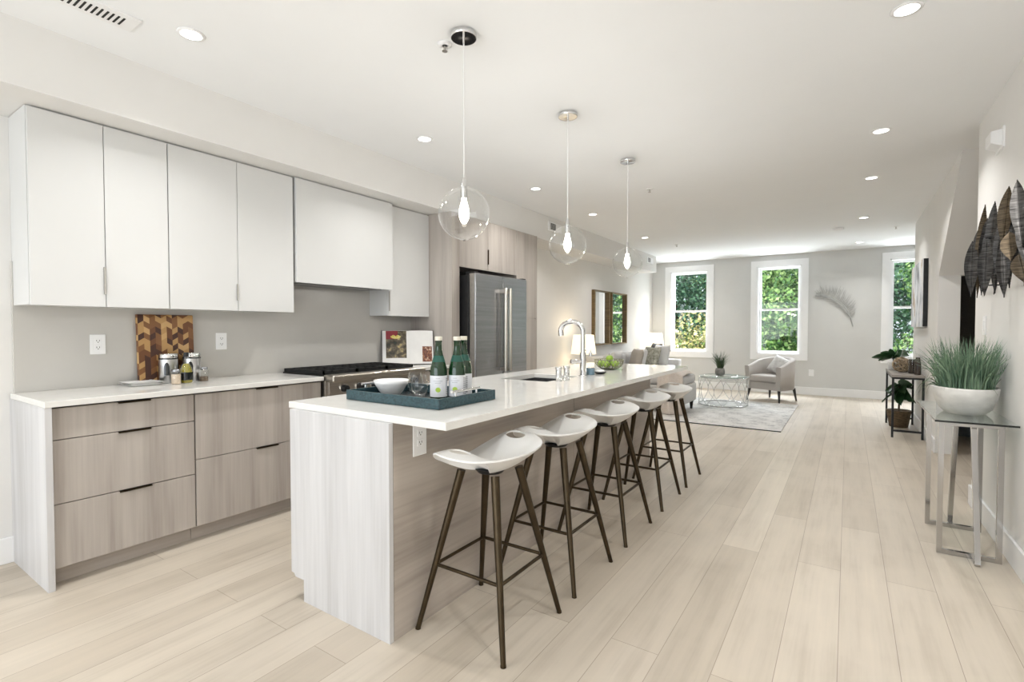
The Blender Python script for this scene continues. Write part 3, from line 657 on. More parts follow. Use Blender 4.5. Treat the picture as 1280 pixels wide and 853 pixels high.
def bottle_proto():
    t = thing('glass_bottle', (0, 0, 0), '', 'bottle', 'green glass cider bottles on the teal tray')
    pr = [(.030, 0), (.038, .004), (.0405, .012), (.0405, .135), (.0385, .155), (.030, .185), (.021, .215), (.0155, .240), (.0145, .275), (.0165, .277), (.0165, .288)]
    MB().lathe(pr, (0, 0, 0), 40).build('bottle_glass', 'bottle', t)
    lb = MB().lathe([(.0409, .018), (.0409, .118)], (0, 0, 0), 48, close=False).build('label', 'label', t)
    MB().lathe([(.0318, .182), (.0225, .212)], (0, 0, 0), 40, close=False).build('neck_band', 'neck', t)
    MB().lathe([(.0176, .283), (.0178, .299), (.0165, .302)], (0, 0, 0), 32).build('cap', 'capcream', t)
    a0 = -PI/2+.30
    def onlab(a, z, r=.0415): return (r*math.cos(a), r*math.sin(a), z)
    ap = MB(); vs = [onlab(a0, .052)]+[onlab(a0+.30*math.cos(2*PI*k/20), .052+.0115*math.sin(2*PI*k/20)) for k in range(20)]
    ap.add(vs, [(0, 1+k, 1+(k+1) % 20) for k in range(20)]).build('apple_print', 'limeprint', lb)
    tx = MB()
    def strip(a1, a2, z1, z2):
        n = 6; v = []
        for k in range(n+1):
            a = a1+(a2-a1)*k/n; v += [onlab(a, z1), onlab(a, z2)]
        tx.add(v, [(2*k, 2*k+2, 2*k+3, 2*k+1) for k in range(n)])
    for z, w in ((.1035, .22), (.092, .55), (.083, .35)): 
        k = -w
        while k < w-.05:
            ln = random.uniform(.03, .08); strip(a0+k, a0+k+ln, z, z+.0022); k += ln+.03
    for k in range(9): strip(a0+1.05, a0+1.25, .030+.009*k, .034+.009*k); strip(a0+1.32, a0+1.55, .028+.009*k, .033+.009*k)
    tx.build('label_print', 'ink', lb); index(t); return t
BP = bottle_proto()
for i, (x, y, rz, lab) in enumerate(((-1.617, 1.790, .35, 'green glass bottle with white apple label, left of the three on the tray'), (-1.560, 1.857, .15, 'green glass bottle with white apple label, front right of the three'), (-1.586, 1.940, -.7, 'green glass bottle standing behind the other two with text side showing'))):
    o = BP if i == 0 else copy_tree(BP); o.location = (x, y, ZT); o.rotation_euler = (0, 0, rz); o['label'] = lab
wb = thing('white_bowl', (-1.93, 1.80, ZT), 'plain white porcelain bowl on the teal tray', 'bowl')
MB().lathe([(.040, 0), (.044, .004), (.062, .025), (.083, .060), (.089, .078), (.086, .078), (.078, .056), (.056, .022), (.036, .010), (1e-4, .008)], (-1.935, 1.785, ZT), 48).build('bowl_shell', 'ceramic', wb)
def glass_proto():
    t = thing('stemless_glass', (0, 0, 0), '', 'glass', 'stemless glasses on the teal tray')
    MB().lathe([(1e-4, .004), (.022, .004), (.034, .014), (.043, .036), (.044, .055), (.037, .085), (.032, .104)], (0, 0, 0), 36, close=False).build('bowl_wall', 'glass', t)
    MB().lathe([(1e-4, 0), (.022, 0), (.028, .006)], (0, 0, 0), 30, close=False).build('thick_base', 'glass', t)
    MB().tube([(.032*math.cos(2*PI*k/36), .032*math.sin(2*PI*k/36), .104) for k in range(36)], .0015, 6, closed=True).build('rim', 'glass', t)
    index(t); return t
GP = glass_proto()
for i, (x, y, lab) in enumerate([(-1.795, 1.845, 'clear stemless glass between white bowl and bottles'), (-1.915, 1.935, 'clear stemless glass behind the white bowl')]):
    o = GP if i == 0 else copy_tree(GP); o.location = (x, y, ZT); o['label'] = lab

# ------------------------------------------------------------------ things on the wall counter
ZK = .914
cbd = thing('cutting_board', (-3.69, 1.47, ZK), 'brown and blond chevron wood cutting board leaning on backsplash', 'cutting board')
bd = MB().box(-.012, .012, -.162, .162, 0, .435, Matrix.Rotation(-.045, 4, 'Y'))
bo = xf(bd, Matrix.Translation((-3.685, 1.468, ZK+.001))).build('board', 'board', cbd, bevel=.003)
def canister(x, y, lab):
    t = thing('canister', (x, y, ZK), lab, 'canister', 'stainless steel canisters by the cutting board')
    MB().lathe([(.050, 0), (.052, .002), (.052, .150)], (x, y, ZK), 40).build('body', 'canister', t)
    MB().lathe([(.0528, .150), (.0528, .158)], (x, y, ZK), 40).build('gasket', 'black', t)
    MB().lathe([(.052, .158), (.053, .160), (.053, .184), (.048, .188), (1e-4, .188)], (x, y, ZK), 40, close=False).build('lid', 'chrome', t)
    vs = []; a0 = -.55
    def P(a, z, r=.0526): return (x+r*math.cos(a), y+r*math.sin(a), ZK+z)
    g = MB(); pts = [(-.28, .05), (.28, .05), (.28, .105), (.2, .122), (0, .130), (-.2, .122), (-.28, .105)]
    for i in range(8):
        aa, ab = -.28+.07*i, -.28+.07*(i+1)
        def top(a): return .105+.026*math.sqrt(max(0, 1-(a/.28)**2))
        g.add([P(a0+aa, .05), P(a0+ab, .05), P(a0+ab, top(ab)), P(a0+aa, top(aa))], [(0, 1, 2, 3)])
    g.build('viewing_window', 'darkglass', t)
canister(-3.615, 1.447, 'left stainless steel canister with dark viewing window'); canister(-3.605, 1.580, 'right stainless steel canister behind the oil bottle')
ol = thing('oil_bottle', (-3.50, 1.500, ZK), 'clear glass oil bottle with yellow oil and black stopper', 'bottle')
MB().lathe([(.032, .003), (.034, .01), (.034, .075), (.026, .10), (.013, .125)], (-3.50, 1.502, ZK), 32).build('oil', 'oil', ol)
MB().lathe([(.034, 0), (.037, .01), (.037, .078), (.028, .105), (.014, .132), (.012, .165)], (-3.50, 1.502, ZK), 32, close=False).build('glass_body', 'glass', ol)
MB().lathe([(.0372, .02), (.0372, .07)], (-3.50, 1.502, ZK), 32, close=False).build('dark_label', 'darkglass', ol)
MB().cyl((-3.50, 1.502, ZK+.165), (-3.50, 1.502, ZK+.195), .016, .014, 20).build('stopper', 'black', ol)
for x, y, lab, mt, fill in ((-3.475, 1.432, 'small glass jar of pale pink salt in front of canister', 'salt', .062), (-3.535, 1.622, 'small glass jar half full of brown spice at right', 'spice', .030)):
    t = thing('spice_jar', (x, y, ZK), lab, 'jar', 'small spice jars on the counter')
    MB().lathe([(.024, .002), (.0255, .006), (.0255, fill)], (x, y, ZK), 28).build('contents', mt, t)
    MB().lathe([(.025, 0), (.0275, .004), (.0275, .068), (.021, .076)], (x, y, ZK), 28, close=False).build('glass_body', 'glass', t)
    MB().lathe([(.0225, .076), (.0235, .078), (.0235, .092), (.020, .094)], (x, y, ZK), 28).build('lid', 'steel', t)
pl = thing('plate_stack', (-3.60, 1.27, ZK), '', 'plate')
bpy.data.objects.remove(pl)
for i, z in enumerate((0, .009)):
    t = thing('white_plate', (-3.59, 1.285, ZK+z), ('white square plate underneath on the counter', 'white square plate on top of the other plate')[i], 'plate', 'stacked white plates on the counter')
    w = .088
    def pf(u, v, z=z):
        x, y = (u*2-1), (v*2-1); r = max(abs(x), abs(y)); return (-3.59+x*w, 1.285+y*w, ZK+z+.002+(.012*max(0, (r-.6)/.4)**1.3))
    a = MB().grid(pf, 15, 15); a.grid(lambda u, v: tuple(Vector(pf(u, v))-Vector((0, 0, .004 if max(abs(u*2-1), abs(v*2-1)) < .99 else 0.0015))), 15, 15)
    a.build('plate_body', 'ceramic', t); MB().box(-3.59-w*.5, -3.59+w*.5, 1.285-w*.5, 1.285+w*.5, ZK+z, ZK+z+.003).build('foot_ring', 'ceramic', t)

# open cookbook
bk = thing('cookbook', (-3.50, 3.43, ZK), 'open cookbook with food photos propped beside the range', 'book')
L0 = Vector((-3.655, 3.262, .915)); Rr = Vector((-3.345, 3.630, .915)); 
bdir = (Rr-L0).normalized(); bw = (Rr-L0).length; nrm = Vector((bdir.y, -bdir.x, 0)); tilt = .22
BM = Matrix(((bdir.x, nrm.x, 0, 0), (bdir.y, nrm.y, 0, 0), (0, 0, 1, 0), (0, 0, 0, 1)))
BT = Matrix.Translation((L0+Rr)/2) @ BM @ Matrix.Rotation(tilt, 4, 'X')      # local x along the book, y towards viewer, z up
hw = bw/2; hh = .335
xf(MB().box(-hw-.006, hw+.006, -.006, -.002, 0, hh), BT).build('cover', 'black', bk)
def page(sx, nm):
    def fn(u, v): x = u*hw*sx; return BT @ Vector((x, .004+.016*math.sin(min(1, u*1.05)*PI)**.8*(1-u*.35), .004+v*(hh-.008)))
    g = MB().grid(fn, 14, 2); g.grid(lambda u, v: BT @ Vector((u*hw*sx, -.001, .004+v*(hh-.008))), 14, 2)
    return g.build(nm, 'paper', bk), fn
lp, lf = page(-1, 'left_page'); rp, rf_ = page(1, 'right_page')
def onpage(fn, u0, u1, v0, v1, name, mt, par, e=.0015):
    nn = BT.to_3x3() @ Vector((0, 1, 0))
    MB().grid(lambda u, v: Vector(fn(u0+(u1-u0)*u, v0+(v1-v0)*v))+nn*e, 8, 2).build(name, mt, par)
onpage(lf, .06, .86, .18, .99, 'food_photo', 'foodphoto', lp)
onpage(lf, .40, .86, .74, .99, 'red_photo_area', 'red', lp, .003)
fr = MB(); nn = BT.to_3x3() @ Vector((0, 1, 0)); cpt = [Vector(lf(.48+.20*math.cos(a), .82+.07*math.sin(a) if math.sin(a) < 0 else .82+.05*math.sin(a)*abs(math.cos(3*a))))+nn*.0045 for a in [2*PI*k/36 for k in range(36)]]
fr.add([Vector(lf(.48, .82))+nn*.0045]+cpt, [(0, 1+k, 1+(k+1) % 36) for k in range(36)]).build('fruit_print', 'lemonprint', lp)
onpage(rf_, .56, .95, .06, .52, 'dish_photo', 'foodphoto2', rp)
for k in range(9): pass

# ------------------------------------------------------------------ bar stools
def stool_proto():
    t = thing('bar_stool', (0, 0, 0), '', 'bar stool', 'white saddle seat bar stools along the island')
    a, b = .288, .190; sy = .0
    w_ = lambda v: v*v
    def P(r, th, under):
        cx, cy = math.cos(th), math.sin(th)
        x = b*r*math.copysign(abs(cx)**.92, cx); y = a*r*math.copysign(abs(cy)**1.02, cy)
        zr = .755+.024*w_(cy)*(1-cx)-.075*(max(0, -cx-.30)/.70)**1.3; w = cy*cy; q = min(1, r/.74); sm = q*q*(3-2*q)
        prof = (r**2.1)*(1-w)+(sm-.10*max(0, (r-.74)/.26)**2)*w
        z = .698+(zr-.698)*prof
        if under:
            s1 = (max(0, (r-.28)/.72))**1.5; s2 = min(1, max(0, (r-.22)/.34)); s2 = s2*s2*(3-2*s2); w2 = min(1, max(0, (w-.52)/.42)); w2 = w2*w2*(3-2*w2); s = s1*(1-w2)+s2*w2; zu = .662+(.698+(zr-.698)*((1-w)+.9*w)-.007-.662)*s
            z = min(zu, z-.007) if w2 < .01 else min(max(zu, z-.007-.03*(1-s)), z-.007)
        return (x, y+sy, z)
    g = MB(); nr, nt = 18, 72
    vs = [P(0, 0, 0)]+[P(i/nr, 2*PI*k/nt, 0) for i in range(1, nr+1) for k in range(nt)]
    m0 = len(vs); vs += [P(0, 0, 1)]+[P(i/nr, 2*PI*k/nt, 1) for i in range(1, nr+1) for k in range(nt)]
    fs = []
    for o_, flip in ((0, 0), (m0, 1)):
        for k in range(nt):
            k2 = (k+1) % nt; f = (o_, o_+1+k, o_+1+k2); fs.append(f[::-1] if flip else f)
            for i in range(nr-1):
                A = o_+1+i*nt; B = A+nt; f = (A+k, B+k, B+k2, A+k2); fs.append(f[::-1] if flip else f)
    A = 1+(nr-1)*nt; B = m0+1+(nr-1)*nt
    for k in range(nt): k2 = (k+1) % nt; fs.append((A+k, B+k, B+k2, A+k2))
    g.add(vs, fs, True)
    seat = g.build('seat', 'seatplastic', t)
    cutters = []
    for s in (-1, 1):
        c = MB(); n = 32; vv = []
        for z in (.60, .90):
            for k in range(n):
                q = 2*PI*k/n; vv.append((-.004+.047*math.cos(q), sy+s*.200+.042*math.sin(q), z))
        c.add(vv, [tuple(range(n))[::-1], tuple(range(n, 2*n))]+[(k, (k+1) % n, n+(k+1) % n, n+k) for k in range(n)])
        co = c.build('cutter', 'seatplastic'); cutters.append(co)
        md = seat.modifiers.new('hole', 'BOOLEAN'); md.operation = 'DIFFERENCE'; md.object = co; md.solver = 'EXACT'
    bpy.context.view_layer.update(); dg = bpy.context.evaluated_depsgraph_get()
    me = bpy.data.meshes.new_from_object(seat.evaluated_get(dg)); seat.modifiers.clear(); seat.data = me
    for co in cutters: bpy.data.objects.remove(co)
    for p in me.polygons: p.use_smooth = True
    try: me.set_sharp_from_angle(angle=math.radians(42))
    except Exception: pass
    MB().cyl((0, 0, .648), (0, 0, .666), .055, .070, 28).build('mounting_plate', 'black', t)
    f0, t0 = .217, .088
    for sx in (-1, 1):
        for s in (-1, 1):
            MB().cyl((sx*f0, s*f0, .006), (sx*t0, s*t0, .662), .0105, .0185, 18).cyl((sx*f0*1.003, s*f0*1.003, 0), (sx*f0, s*f0, .008), .0115, .0115, 16).build('leg', 'bronze', t)
    z = .268; q = f0+(t0-f0)*z/.662
    for (x0, y0, x1, y1) in ((-q, -q, q, -q), (q, -q, q, q), (q, q, -q, q), (-q, q, -q, -q)):
        MB().cyl((x0, y0, z), (x1, y1, z), .0075, None, 12).build('footrest_bar', 'bronze', t)
    index(t); return t
SP = stool_proto()
sn = ['white saddle seat bar stool nearest the camera', 'white saddle seat bar stool second from the camera', 'white saddle seat bar stool in the middle of the row', 'white saddle seat bar stool fourth from the camera', 'white saddle seat bar stool farthest from camera, near the sofa']
for i, y in enumerate((1.727, 2.310, 2.965, 3.645, 4.270)):
    o = SP if i == 0 else copy_tree(SP); o.location = (-1.266, y, 0); o['label'] = sn[i]

# ------------------------------------------------------------------ pendants
def pendant_proto():
    t = thing('pendant_light', (0, 0, 0), '', 'pendant light', 'clear glass globe pendants over the island')
    MB().lathe([(1e-4, 0), (.062, 0), (.064, -.002), (.064, -.022), (.061, -.024)][::-1], (0, 0, 0), 40, close=False).lathe([(1e-4, -.021), (.061, -.023)], (0, 0, 0), 40, close=False).build('canopy', 'chrome', t)
    MB().tube([(0, 0, -.02), (.001, 0, -.35), (0, 0, -.72)], .0032, 8).build('cord', 'plastic', t)
    MB().cyl((0, 0, -.018), (0, 0, -.05), .006, .005, 12).build('cord_grip', 'chrome', t)
    MB().cyl((0, 0, -.70), (0, 0, -.745), .009, .017, 20).cyl((0, 0, -.745), (0, 0, -.80), .019, .017, 20).build('socket', 'chrome', t)
    R = .127; zc = -.875
    MB().lathe([(max(R*math.sin(a), .020), zc+R*math.cos(a)) for a in [.16+(PI-.16)*k/28 for k in range(29)]], (0, 0, 0), 56, close=False).build('globe', 'glass', t)
    bl = MB().lathe([(.013, -.795), (.014, -.815), (.022, -.845), (.026, -.872), (.022, -.900), (.010, -.920), (1e-4, -.924)], (0, 0, 0), 24, close=False).build('bulb', 'filament', t)
    MB().cyl((0, 0, zc-R+.001), (0, 0, zc-R-.004), .010, .006, 16).build('glass_button', 'chrome', t)
    index(t); return t
PP = pendant_proto()
for i, y in enumerate((1.938, 3.036, 4.137)):
    o = PP if i == 0 else copy_tree(PP); o.location = (-1.58, y, ZC)
    o['label'] = ('clear glass globe pendant nearest the camera', 'clear glass globe pendant in the middle over the island', 'clear glass globe pendant farthest from the camera')[i]
    light('pendant_lamp', 'POINT', (-1.58, y, ZC-.96), 7.5, (1, .97, .93), shadow_soft_size=.03)

# ------------------------------------------------------------------ mirrors and lamps on living wall
for y0, y1, lab in ((7.86, 8.54, 'tall gold framed wall mirror, left of the pair'), (8.62, 9.38, 'tall gold framed wall mirror, right of the pair reflecting greenery')):
    t = thing('wall_mirror', (WL, (y0+y1)/2, .97), lab, 'mirror', 'pair of framed wall mirrors')
    z0, z1 = .975, 1.925; w = .045; x0, x1 = WL, WL+.055
    MB().box(x0, x1, y0, y0+w, z0, z1).box(x0, x1, y1-w, y1, z0, z1).box(x0, x1, y0+w, y1-w, z0, z0+.02).box(x0, x1, y0+w, y1-w, z1-.02, z1).build('frame', 'brasswood', t, bevel=.002)
    MB().box(x0, x0+.010, y0+w, y1-w, z0+.02, z1-.02).build('mirror_glass', 'mirror', t)
def table_lamp(x, y, z0, lab, zs0, zs1, r0=.19, r1=.155):
    t = thing('table_lamp', (x, y, z0), lab, 'lamp', 'lit table lamps at the sofa ends')
    MB().lathe([(.07, 0), (.07, .012), (.03, .02), (.05, .08), (.06, .16), (.03, .24), (.012, .27), (.010, zs1-z0-.03)], (x, y, z0), 28).build('lamp_base', 'ceramic', t)
    MB().lathe([(r0, zs0), (r1, zs1), (r1-.003, zs1), (r0-.003, zs0), (r0, zs0)], (x, y, 0), 40, close=False).build('lamp_shade', 'shade', t)
    light('table_lamp_bulb', 'POINT', (x, y, (zs0+zs1)/2+.16), 3.5, (1, .82, .58), shadow_soft_size=.05)
    light('table_lamp_bulb', 'POINT', (x, y, zs0-.04), 2.5, (1, .82, .58), shadow_soft_size=.05)
def side_table(x, y, lab):
    t = thing('side_table', (x, y, 0), lab, 'side table', 'round side tables under the lamps')
    MB().lathe([(.22, 0), (.225, .004), (.225, .022), (.22, .026)], (x, y, .534), 36).build('table_top', 'greywood', t)
    for k in range(3):
        a = 2*PI*k/3+.4; MB().cyl((x+.20*math.cos(a), y+.20*math.sin(a), 0), (x+.13*math.cos(a), y+.13*math.sin(a), .535), .012, .014, 12).build('leg', 'legblack', t)
side_table(-3.33, 6.93, 'dark legged side table under the near lamp behind the island'); table_lamp(-3.33, 6.93, .56, 'lit cream shade table lamp behind the faucet', .876, 1.166)
side_table(-3.35, 10.35, 'dark legged side table under the far lamp by the window'); table_lamp(-3.35, 10.35, .56, 'lit cream shade table lamp at far end of sofa by window', .890, 1.170)

# ------------------------------------------------------------------ sofa with chaise
def soft(mb_args, name, m, parent, bev=.05, T=None):
    o = MB().box(*mb_args, T).build(name, m, parent); md = o.modifiers.new('b', 'BEVEL'); md.width = bev; md.segments = 4
    for p in o.data.polygons: p.use_smooth = True
    return o
sf = thing('sectional_sofa', (-3.1, 8.7, 0), 'light grey sectional sofa with chaise along left living room wall', 'sofa')
soft((-3.55, -2.72, 7.43, 10.00, .14, .42), 'base', 'fabric', sf, .03)
soft((-2.75, -1.965, 7.43, 8.16, .14, .42), 'chaise_base', 'fabric', sf, .03)
soft((-3.30, -1.975, 7.44, 8.15, .42, .56), 'chaise_cushion', 'fabric', sf, .05)
for y0, y1 in ((8.17, 8.98), (8.99, 9.80)): soft((-3.30, -2.72, y0, y1, .42, .56), 'seat_cushion', 'fabric', sf, .05)
soft((-3.57, -3.32, 7.43, 10.0, .30, .80), 'backrest', 'fabric', sf, .06)
for y0, y1 in ((7.62, 8.30), (8.31, 9.05), (9.06, 9.78)): soft((-3.34, -3.16, y0, y1, .54, .84), 'back_cushion', 'fabric', sf, .07)
ar = MB().prism([(-3.56, .14), (-2.70, .14), (-2.70, .62), (-2.95, .66), (-3.30, .80), (-3.56, .84)], 'y', 7.35, 7.47).build('arm', 'fabric', sf, bevel=.03, segs=4)
soft((-3.56, -2.70, 9.83, 9.99, .14, .67), 'arm', 'fabric_white', sf, .03)
for x, y in ((-2.02, 7.50), (-2.02, 8.06)): MB().cyl((x, y, .0125), (x, y, .15), .018, .032, 12).build('leg', 'legblack', sf)
for x, y in ((-3.48, 7.5), (-3.48, 9.92), (-2.78, 9.92)): MB().cyl((x, y, 0), (x, y, .15), .018, .032, 12).build('leg', 'legblack', sf)
def cushion(name, lab, c, w, h, d, rz, tilt, mt, cat='cushion', grp='throw cushions on the sofa', roll=0):
    t = thing(name, c, lab, cat, grp)
    T = Matrix.Translation(c) @ Matrix.Rotation(rz, 4, 'Z') @ Matrix.Rotation(tilt, 4, 'X') @ Matrix.Rotation(roll, 4, 'Y')
    def fn(s):
        def f(u, v):
            x, y = u*2-1, v*2-1; e = max(0, (1-x**4)*(1-y**4))**.5
            k = 1-.07*(1-abs(x*y))*0; px = w/2*x*(1-.09*(1-y*y)*abs(x)**3*0+0)*(1-.07*(1-abs(y))*abs(x)); pz = h/2*y*(1-.07*(1-abs(x))*abs(y))
            return T @ Vector((px, s*d/2*e, h/2+pz))
        return f
    MB().grid(fn(1), 15, 15).grid(fn(-1), 15, 15).build('cushion_cover', mt, t, weld=True)
# sofa cushions stand on the seats and lean on the back; face direction +x => rz = pi/2
cushion('throw_cushion', 'taupe cushion on the chaise end, leftmost of the sofa cushions', (-3.20, 7.72, .565), .36, .34, .13, PI/2, .30, 'fabric')
cushion('throw_cushion', 'beige cushion leaning next to the white edge cushion', (-2.98, 8.12, .565), .38, .36, .13, PI/2+.75, .25, 'fabric_taupe')
cushion('throw_cushion', 'white cushion behind the patterned cushion', (-3.02, 8.42, .565), .38, .36, .13, PI/2+.75, .25, 'fabric_white')
cushion('throw_cushion', 'grey green patterned cushion in the middle of the sofa', (-2.95, 8.78, .565), .46, .38, .14, PI/2+.9, .28, 'fabric_pattern')
cushion('throw_cushion', 'charcoal cushion at the far corner of the sofa', (-3.10, 9.52, .565), .46, .42, .13, PI/2+.7, .20, 'fabric_char')
cushion('throw_cushion', 'white cushion at the far arm of the sofa, rightmost', (-2.90, 9.22, .565), .44, .40, .14, PI/2+.9, .22, 'fabric_white')
# throw blanket over the chaise end
tw = thing('throw_blanket', (-2.1, 7.45, .3), 'beige throw blanket draped over the chaise and onto the floor', 'blanket')
def blanket(off):
    def f(u, v):
        # v runs from the chaise top over the near side to the floor; u along x
        x = -2.33+.37*u; w = .020*math.sin(u*11)+.008*math.sin(u*23+1)
        if v < .45: y = 7.95-.58*(v/.45); z = .585+.05*math.sin(u*3+.4)+.03*math.sin(PI*v/.45)*(1 if u > .3 else .5)
        else:
            q = (v-.45)/.55; y = 7.365-.03*math.sin(q*PI)-.05*q*q+w*q*1.6; z = .585*(1-q)+.014; x += .10*q*q*(u-.1)
            z += .05*math.sin(u*3+.4)*(1-q)
        return Vector((x, y+w*.4-off, z+off*.7+w*.4*(1 if v < .45 else 0)))
    return f
MB().grid(blanket(0), 50, 40).grid(blanket(.012), 50, 40).build('blanket_cloth', 'throw', tw)
cushion('throw_cushion', 'pale grey printed cushion lying on the chaise over the blanket', (-2.16, 7.66, .615), .34, .32, .08, .3, -1.45, 'velvet')

# ------------------------------------------------------------------ rug, coffee table, chair
tag(MB().box(-2.66, -.66, 6.87, 9.42, .0005, .012).build('area_rug', 'rug', bevel=.003), 'pale grey patterned area rug under the coffee table', 'rug')
tag(MB().box(-2.66, -.66, 6.858, 6.870, .0005, .010).build('rug_binding', 'black'), 'dark edge binding along the near side of the rug', 'rug edge')
tb = thing('coffee_table', (-1.70, 8.80, 0), 'oval chrome drum coffee table with looped wire sides and glass top', 'coffee table')
cx, cy, cr, zt = -1.70, 8.80, .375, .475
for z, nm in ((.022, 'base_ring'), (zt-.012, 'top_ring')):
    MB().tube([(cx+cr*math.cos(2*PI*k/60), cy+cr*math.sin(2*PI*k/60), z) for k in range(60)], .009, 8, closed=True).build(nm, 'chrome', tb)
MB().lathe([(1e-4, 0), (cr+.015, 0), (cr+.015, .010), (1e-4, .010)], (cx, cy, zt-.002), 60, close=False).build('glass_top', 'tableglass', tb)
lo = MB(); nl = 9
for k in range(nl):
    a0 = 2*PI*k/nl
    for s in (-1, 1):
        lo.tube([(cx+cr*math.cos(a0+s*.35*math.sin(PI*j/16*1.0)*(1 if j <= 16 else 1)), cy+cr*math.sin(a0+s*.35*math.sin(PI*j/16)), .022+(zt-.034)*j/16) for j in range(17)], .0055, 6)
lo.build('wire_loops', 'chrome', tb)
gp = thing('potted_grass', (-1.76, 8.85, zt+.009), 'small grassy plant in grey pot on the coffee table', 'plant')
MB().lathe([(.055, 0), (.075, .03), (.078, .07), (.066, .12), (.060, .12), (.060, .10), (1e-4, .10)], (-1.76, 8.85, zt+.009), 28).build('pot', 'greypot', gp)
def blades(c, n, rad, hmin, hmax, lean, w, mt, parent, name, sx=1, sy=1, fn=None, seed=3):
    rnd = random.Random(seed); g = MB()
    for k in range(n):
        a = rnd.uniform(0, 2*PI); rr = rad*math.sqrt(rnd.random()); bx, by = c[0]+rr*math.cos(a)*sx, c[1]+rr*math.sin(a)*sy
        hgt = rnd.uniform(hmin, hmax); ln = lean*rnd.uniform(.2, 1)*(.3+rr/rad); da = a+rnd.uniform(-.7, .7); ww = w*rnd.uniform(.6, 1.1); tw = rnd.uniform(0, PI)
        px = (math.cos(tw)*ww, math.sin(tw)*ww); vs = []; m = 6
        for j in range(m+1):
            t = j/m; x = bx+math.cos(da)*ln*t**2; y = by+math.sin(da)*ln*t**2; z = c[2]+hgt*(t-.22*t*t*(ln/max(lean, 1e-3)))
            if fn: x, y = fn(x, y)
            q = (1-t)**.6*.5; vs += [(x-px[0]*q, y-px[1]*q, z), (x+px[0]*q, y+px[1]*q, z)]
        g.add(vs, [(2*j, 2*j+2, 2*j+3, 2*j+1) for j in range(m)], True)
    return g.build(name, mt, parent)
blades((-1.76, 8.85, .58), 150, .045, .16, .37, .16, .010, 'grass_dark', gp, 'grass_leaves')

# barrel armchair
ac = thing('armchair', (-1.08, 9.80, 0), 'grey beige barrel back armchair with black tapered legs', 'armchair')
AT = RZ(-.46, (-1.075, 9.86, 0))     # local: front faces -y
def AX(mb): return xf(mb, AT)
def shell(z_of, r_in, r_out, zb):
    g = MB(); n = 40; vs = []
    for k in range(n+1):
        # U-shaped path: arm front (x=+w,y=-d) round the back to the other arm
        t = k/n
        if t < .25: q = t/.25; x, y, nx, ny = .335, -.33+.33*q, 1, 0
        elif t > .75: q = (t-.75)/.25; x, y, nx, ny = -.335, -.33*q, -1, 0
        else:
            a = (t-.25)/.5*PI; x, y = .335*math.cos(a), .335*math.sin(a); nx, ny = math.cos(a), math.sin(a)
        th = .085; zt_ = z_of(t); tp = .93
        for (off, z) in ((0, zb), (0, zt_), (-.02, zt_+.012), (-th+.02, zt_+.012), (-th, zt_), (-th, zb)):
            s = 1 if z > zb+.05 else tp
            vs.append(((x+nx*off)*s, (y+ny*off)*s, z))
    m = 6
    fs = [(k*m+i, (k+1)*m+i, (k+1)*m+(i+1) % m, k*m+(i+1) % m) for k in range(n) for i in range(m)]
    g.add(vs, fs, True); g.add(vs[:m], [tuple(range(m))]); g.add(vs[-m:], [tuple(range(m))[::-1]]); return g
AX(shell(lambda t: .60+.145*math.sin(PI*min(1, max(0, (t-.06)/.88)))**1.1, 0, 0, .21)).build('back_and_arms', 'chair', ac)
seat_b = MB().box(-.25, .25, -.30, .22, .21, .335); AX(seat_b).build('seat_frame', 'chair', ac, bevel=.01)
sc = AX(MB().box(-.248, .248, -.325, .20, .335, .455)).build('seat_cushion', 'chair', ac, bevel=.035, segs=4)
for x, y in ((-.27, -.27), (.27, -.27), (-.22, .24), (.22, .24)): AX(MB().cyl((x*1.12, y*1.14, .0), (x, y, .22), .013, .026, 14)).build('leg', 'legblack', ac)
cushion('throw_cushion', 'silver grey cushion tilted on the armchair seat', (-1.05, 9.84, .475), .42, .32, .12, -.46, -.50, 'velvet', grp='cushion on the armchair', roll=.35)

# ------------------------------------------------------------------ feather wall decoration
ft = thing('feather_wall_decor', (-.2, YB, 1.6), 'large grey feather wall decoration between middle and right windows', 'wall decoration')
shaft = [(.072, 1.298), (.036, 1.452), (-.017, 1.596), (-.088, 1.701), (-.193, 1.797), (-.281, 1.862), (-.388, 1.903), (-.505, 1.907)]
def catm(ps, n):
    out = []
    for i in range(len(ps)-1):
        p0 = Vector(ps[max(i-1, 0)]); p1 = Vector(ps[i]); p2 = Vector(ps[i+1]); p3 = Vector(ps[min(i+2, len(ps)-1)])
        for k in range(n):
            t = k/n; out.append(.5*((2*p1)+(-p0+p2)*t+(2*p0-5*p1+4*p2-p3)*t*t+(-p0+3*p1-3*p2+p3)*t**3))
    out.append(Vector(ps[-1])); return out
sp_ = catm(shaft, 12)
MB().tube([(p.x, YB-.02, p.y) for p in sp_], .007, 6, rs=[.009-.006*i/len(sp_) for i in range(len(sp_))]).build('quill', 'feather', ft)
vn = MB(); rnd = random.Random(11)
